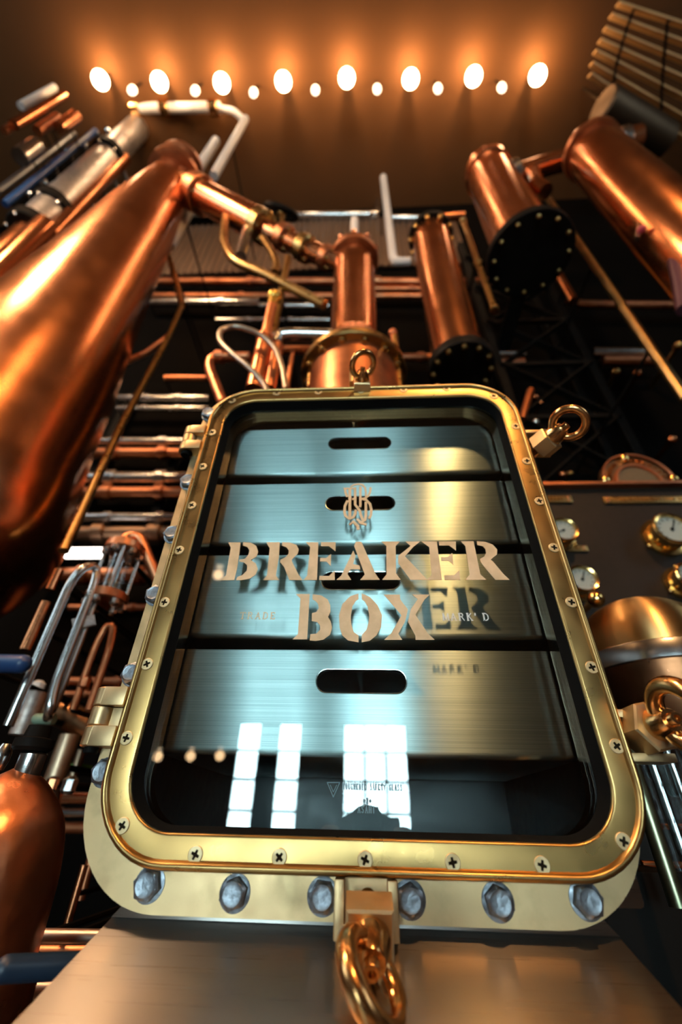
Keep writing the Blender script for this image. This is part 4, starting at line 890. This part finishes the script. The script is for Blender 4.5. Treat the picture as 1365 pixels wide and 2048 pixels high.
# ================================================================= overhead
# slatted blind fixture upper right
SZ = CZ+5.6
sb = thing('slat_rack', 'sloping rack of warm lit timber slats in the upper right corner', 'rack', PZ(1290, 120, SZ))
ends = [((1236, 8), (1372, 52)), ((1222, 32), (1372, 88)), ((1210, 58), (1372, 124)), ((1200, 82), (1372, 160)), ((1190, 104), (1372, 198)), ((1183, 128), (1372, 238)), ((1180, 150), (1372, 280))]
cents = []
for i, (a, b) in enumerate(ends):
    A_, B_ = PZ(*a, SZ), PZ(*b, SZ); B_ = A_+(B_-A_)*1.6; m = MB(); d__ = (B_-A_).normalized(); hp = d__.cross(V((0, 0, 1))); hp = hp if hp.x < 0 else -hp; nn = (hp*.75-V((0, 0, .66))).normalized(); ww = d__.cross(nn); hw = px2m(A_, 9)
    m.loops([[p+ww*(hw/2*i_)*1.3+nn*(.008*j_) for i_, j_ in ((-1, -1), (1, -1), (1, 1), (-1, 1))] for p in (A_, B_)], True, True, True); m.build('slat', wood_m, sb); cents.append((A_, B_))
for f in (.14, .45, .8):
    m = MB(); m.tube([a.lerp(b, f)+V((0, 0, -.02)) for a, b in cents], .012, 8); m.build('slat_cord', rubber, sb)
m = MB(); m.tube([cents[0][0].lerp(cents[0][1], .5), cents[0][0].lerp(cents[0][1], .5)+V((0, 0, .399))], .01, 6); m.build('hanger', rubber, sb)
m = MB(); m.tube([cents[6][0].lerp(cents[6][1], .5), cents[6][0].lerp(cents[6][1], .5)+V((0, 0, .399))], .01, 6); m.build('hanger', rubber, sb)
dz = CZ+5.2; a, b = PZ(1205, 208, dz), PZ(1330, 285, dz); m = MB(); r = px2m(a, 34); m.cyl(a, b, r, 32, r*.12); m.cyl((a.x, a.y, dz), (a.x, a.y, ZC_), .02, 8) if False else None
d_ = (b-a).normalized(); m.tube([a+d_*.1, a+d_*.1+V((0, 0, ZC_-dz))], .012, 8)
solo(m, 'duct_drum', metal('dim brown drum', (.12, .08, .05), .5), 'dim round duct drum hanging below the slats', 'duct')
# lamps
lampx = [(201, 160), (319, 164), (444, 166), (567, 163), (694, 156), (822, 158), (948, 153), (1076, 151)]
LZ = ZC_-.26
LP = [PZ(x, y, LZ) for x, y in lampx]
names = ['first', 'second', 'third', 'fourth', 'fifth', 'sixth', 'seventh', 'last']
for i, q in enumerate(LP):
    o = thing('ceiling_lamp', '%s bright lamp from the left in the glowing ceiling row' % names[i], 'lamp', q, 'bright lamps in the ceiling row')
    m = MB(); m.sphere(q, .075, 20); m.build('bulb', bulb_m, o)
    m = MB(); m.lathe(q+V((0, 0, .03)), Zup, [(0, .03), (.03, .035), (.05, .03), (.08, .012), (ZC_-q.z-.03, .012)], 16); m.build('lamp_stem', darkmetal, o)
    ld = bpy.data.lights.new('lamp_light', 'POINT'); ld.energy = LAMP_W; ld.color = (1, .60, .28); ld.shadow_soft_size = .006
    lo_ = bpy.data.objects.new('lamp_light', ld); COL.objects.link(lo_); lo_.parent = o; lo_.location = (0, -.05, .10)
small = [(264, 181), (390, 182), (507, 186), (631, 181), (755, 179), (877, 178), (1005, 176)]
for i, (x, y) in enumerate(small):
    q = PZ(x, y, LZ-.05); s = thing('small_lamp', 'small dim lamp between the %s and %s bright ceiling lamps' % (names[i], names[i+1]), 'lamp', q, 'small lamps between the bright ones')
    m = MB(); m.lathe(q, Zup, [(-.05, .012), (-.04, .028), (.0, .036), (.04, .036)], 16); m.build('bulb', bulb_s, s)
    m = MB(); m.lathe(q+V((0, 0, .04)), Zup, [(0, .03), (.03, .02), (.05, .010), (ZC_-q.z-.04, .010)], 12); m.build('lamp_stem', darkmetal, s)
# hall pendants, among them two unseen ones added to brighten still and deck
pend = [V((1.05, -2.4, CZ+4.25)), V((-2.6, -.9, CZ+3.2)), V((-2.15, -.55, CZ+4.0))]
for x, y, Y in ((440, 1133, 3.6), (320, 1494, 5.5), (385, 1493, 5.5), (443, 1492, 5.5)):
    q = P(x, y, 2*.521+Y); pend.append(V((q.x, -Y, q.z)))
for i, q in enumerate(pend):
    o = thing('pendant_lamp', 'warm shaded pendant lamp opposite the door, in a set with two added ones', 'lamp', q, 'pendant lamps of the hall, two of them added'); k = (1, 1, 1.7)[i] if i < 3 else .5
    m = MB(); m.lathe(q, Zup, [(-.02, .20*k), (.10*k, .16*k), (.18*k, .06*k), (.2*k, .02*k)], 28, False, True); m.build('lamp_shade', darkmetal, o)
    m = MB(); m.sphere(q+V((0, 0, .01 if i != 2 else .05)), (.13, .09, .20)[i] if i < 3 else .045, 18); m.build('bulb', (bulb_k, bulb_l_added, bulb_w_added)[i] if i < 3 else bulb_s, o)
    m = MB(); m.cyl(q+V((0, 0, .2*k)), (q.x, q.y, ZC_), .008, 8); m.build('cord', rubber, o)
    ld = bpy.data.lights.new('pendant_light', 'POINT'); ld.energy = PEND_W*(1 if i < 3 else .1); ld.color = (1, .62, .32); ld.shadow_soft_size = .06
    lo_ = bpy.data.objects.new('pendant_light', ld); COL.objects.link(lo_); lo_.parent = o; lo_.location = (0, 0, -.09*k-.07 if i != 2 else -.25)

# ================================================================= photographer behind the camera, seen mirrored in the glass
me = bpy.data.meshes.new('person'); vs_, es_, rs_ = [], [], []
def j(co, r, parent=None):
    vs_.append(co); rs_.append(r); k = len(vs_)-1
    if parent is not None: es_.append((parent, k))
    return k
pel = j((0, -.50, .72), .13); sp = j((0, -.49, .92), .125, pel); ch = j((0, -.44, 1.09), .14, sp); nk_ = j((0, -.385, 1.20), .055, ch)
jw = j((0, -.335, 1.265), .062, nk_); hd = j((0, -.315, 1.33), .078, jw); tp = j((0, -.32, 1.375), .055, hd)
no = j((0, -.238, 1.30), .011, hd)
for s in (-1, 1):
    ea = j((s*.080, -.33, 1.31), .012, hd)
    sh = j((s*.185, -.435, 1.135), .058, ch); el = j((s*.235, -.27, .985), .043, sh); wr_ = j((s*.115, -.13, 1.235), .028, el); pm = j((s*.095, -.105, 1.305), .030, wr_)
    for k, (dx, dz) in enumerate(((0, .045), (-.004, .025), (-.006, .005), (-.004, -.015))):
        f1 = j((s*(.088+dx), -.075, 1.335+dz), .0095, pm); f2 = j((s*(.078+dx), -.048, 1.338+dz), .009, f1); j((s*(.055+dx), -.040, 1.336+dz), .008, f2)
    t1 = j((s*.078, -.118, 1.335), .011, pm); j((s*.055, -.118, 1.352), .0095, t1)
    hp_ = j((s*.105, -.49, .68), .095, pel); kn = j((s*.14, -.27, .37), .060, hp_); an = j((s*.13, -.50, .09), .042, kn); ft = j((s*.14, -.44, .045), .043, an); j((s*.15, -.33, .036), .035, ft)
me.from_pydata(vs_, es_, []); po_ = bpy.data.objects.new('person', me); COL.objects.link(po_)
md = po_.modifiers.new('skin', 'SKIN'); md.use_smooth_shade = True
for i, sv in enumerate(me.skin_vertices[0].data): sv.radius = (rs_[i], rs_[i]); sv.use_root = (i == 0)
ss = po_.modifiers.new('sub', 'SUBSURF'); ss.levels = 2; ss.render_levels = 2
dg = bpy.context.evaluated_depsgraph_get(); m2 = bpy.data.meshes.new_from_object(po_.evaluated_get(dg)); m2.name = 'person'
po_.modifiers.clear(); po_.data = m2
m2.materials.clear(); m2.materials.append(matte('dark jacket', (.02, .022, .026), .8, .2)); m2.materials.append(matte('skin tone', (.42, .24, .17), .5, .4))
for f in m2.polygons:
    c = f.center; f.material_index = 1 if (c.z > 1.205 and (abs(c.x) < .1 or c.y > -.14)) else 0; f.use_smooth = True
po_['label'] = 'photographer in a dark jacket crouching with a camera, mirrored in the door glass'; po_['category'] = 'person'; ORG[po_] = V((0, 0, 0))
m = MB(); m.sphere((0, -.33, 1.335), .095, 24, .95); bmesh.ops.delete(m.bm, geom=[v for v in m.bm.verts if v.co.z < 1.30 and v.co.y > -.36 or v.co.y > -.262], context='VERTS'); m.build('hair', matte('dark hair', (.015, .011, .009), .6, .3), po_)
for s in (-1, 1):
    m = MB(); m.sphere((s*.030, -.246, 1.325), .011, 12); m.build('eye', matte('eye %d' % s, (.3, .3, .3), .3), po_)
# the camera in the hands: everything stays behind the lens opening
cmr = thing('photo_camera', 'black camera held up by the photographer, mirrored in the door glass', 'camera', EYE-FW*.06)
Rm = Matrix((RT, FW, UP)).transposed()
m = MB(); m.box(EYE-FW*.075, (.135, .05, .088), Rm, bev=.006); m.box(EYE-FW*.075+UP*.055, (.05, .045, .03), Rm, bev=.006); m.build('body', darkmetal, cmr)
m = MB(); m.lathe(EYE-FW*.05, FW, [(0, .036), (.044, .036), (.0455, .034), (.0455, .030), (.02, .026)], 32, False, False); m.build('lens_barrel', darkmetal, cmr)
# ================================================================= camera, world, exposure
w = bpy.data.worlds.new('hall_air'); scene.world = w; w.use_nodes = True
w.node_tree.nodes['Background'].inputs[0].default_value = (.012, .009, .007, 1)
cd = bpy.data.cameras.new('camera'); cam = bpy.data.objects.new('camera', cd); COL.objects.link(cam)
cd.sensor_fit = 'VERTICAL'; cd.sensor_height = 36; cd.sensor_width = 24; cd.lens = FPX*36/2048
cd.clip_start = .01; cd.clip_end = 60
Mx = Matrix((RT, UP, -FW)).transposed().to_4x4(); Mx.translation = EYE; cam.matrix_world = Mx
cd.dof.use_dof = True; cd.dof.focus_distance = dep(P(700, 1330, .515)); cd.dof.aperture_fstop = 2.4
scene.camera = cam
vs = scene.view_settings; vs.view_transform = 'Standard'; vs.look = 'None'; vs.gamma = 1; vs.exposure = EXPO; vs.use_curve_mapping = False
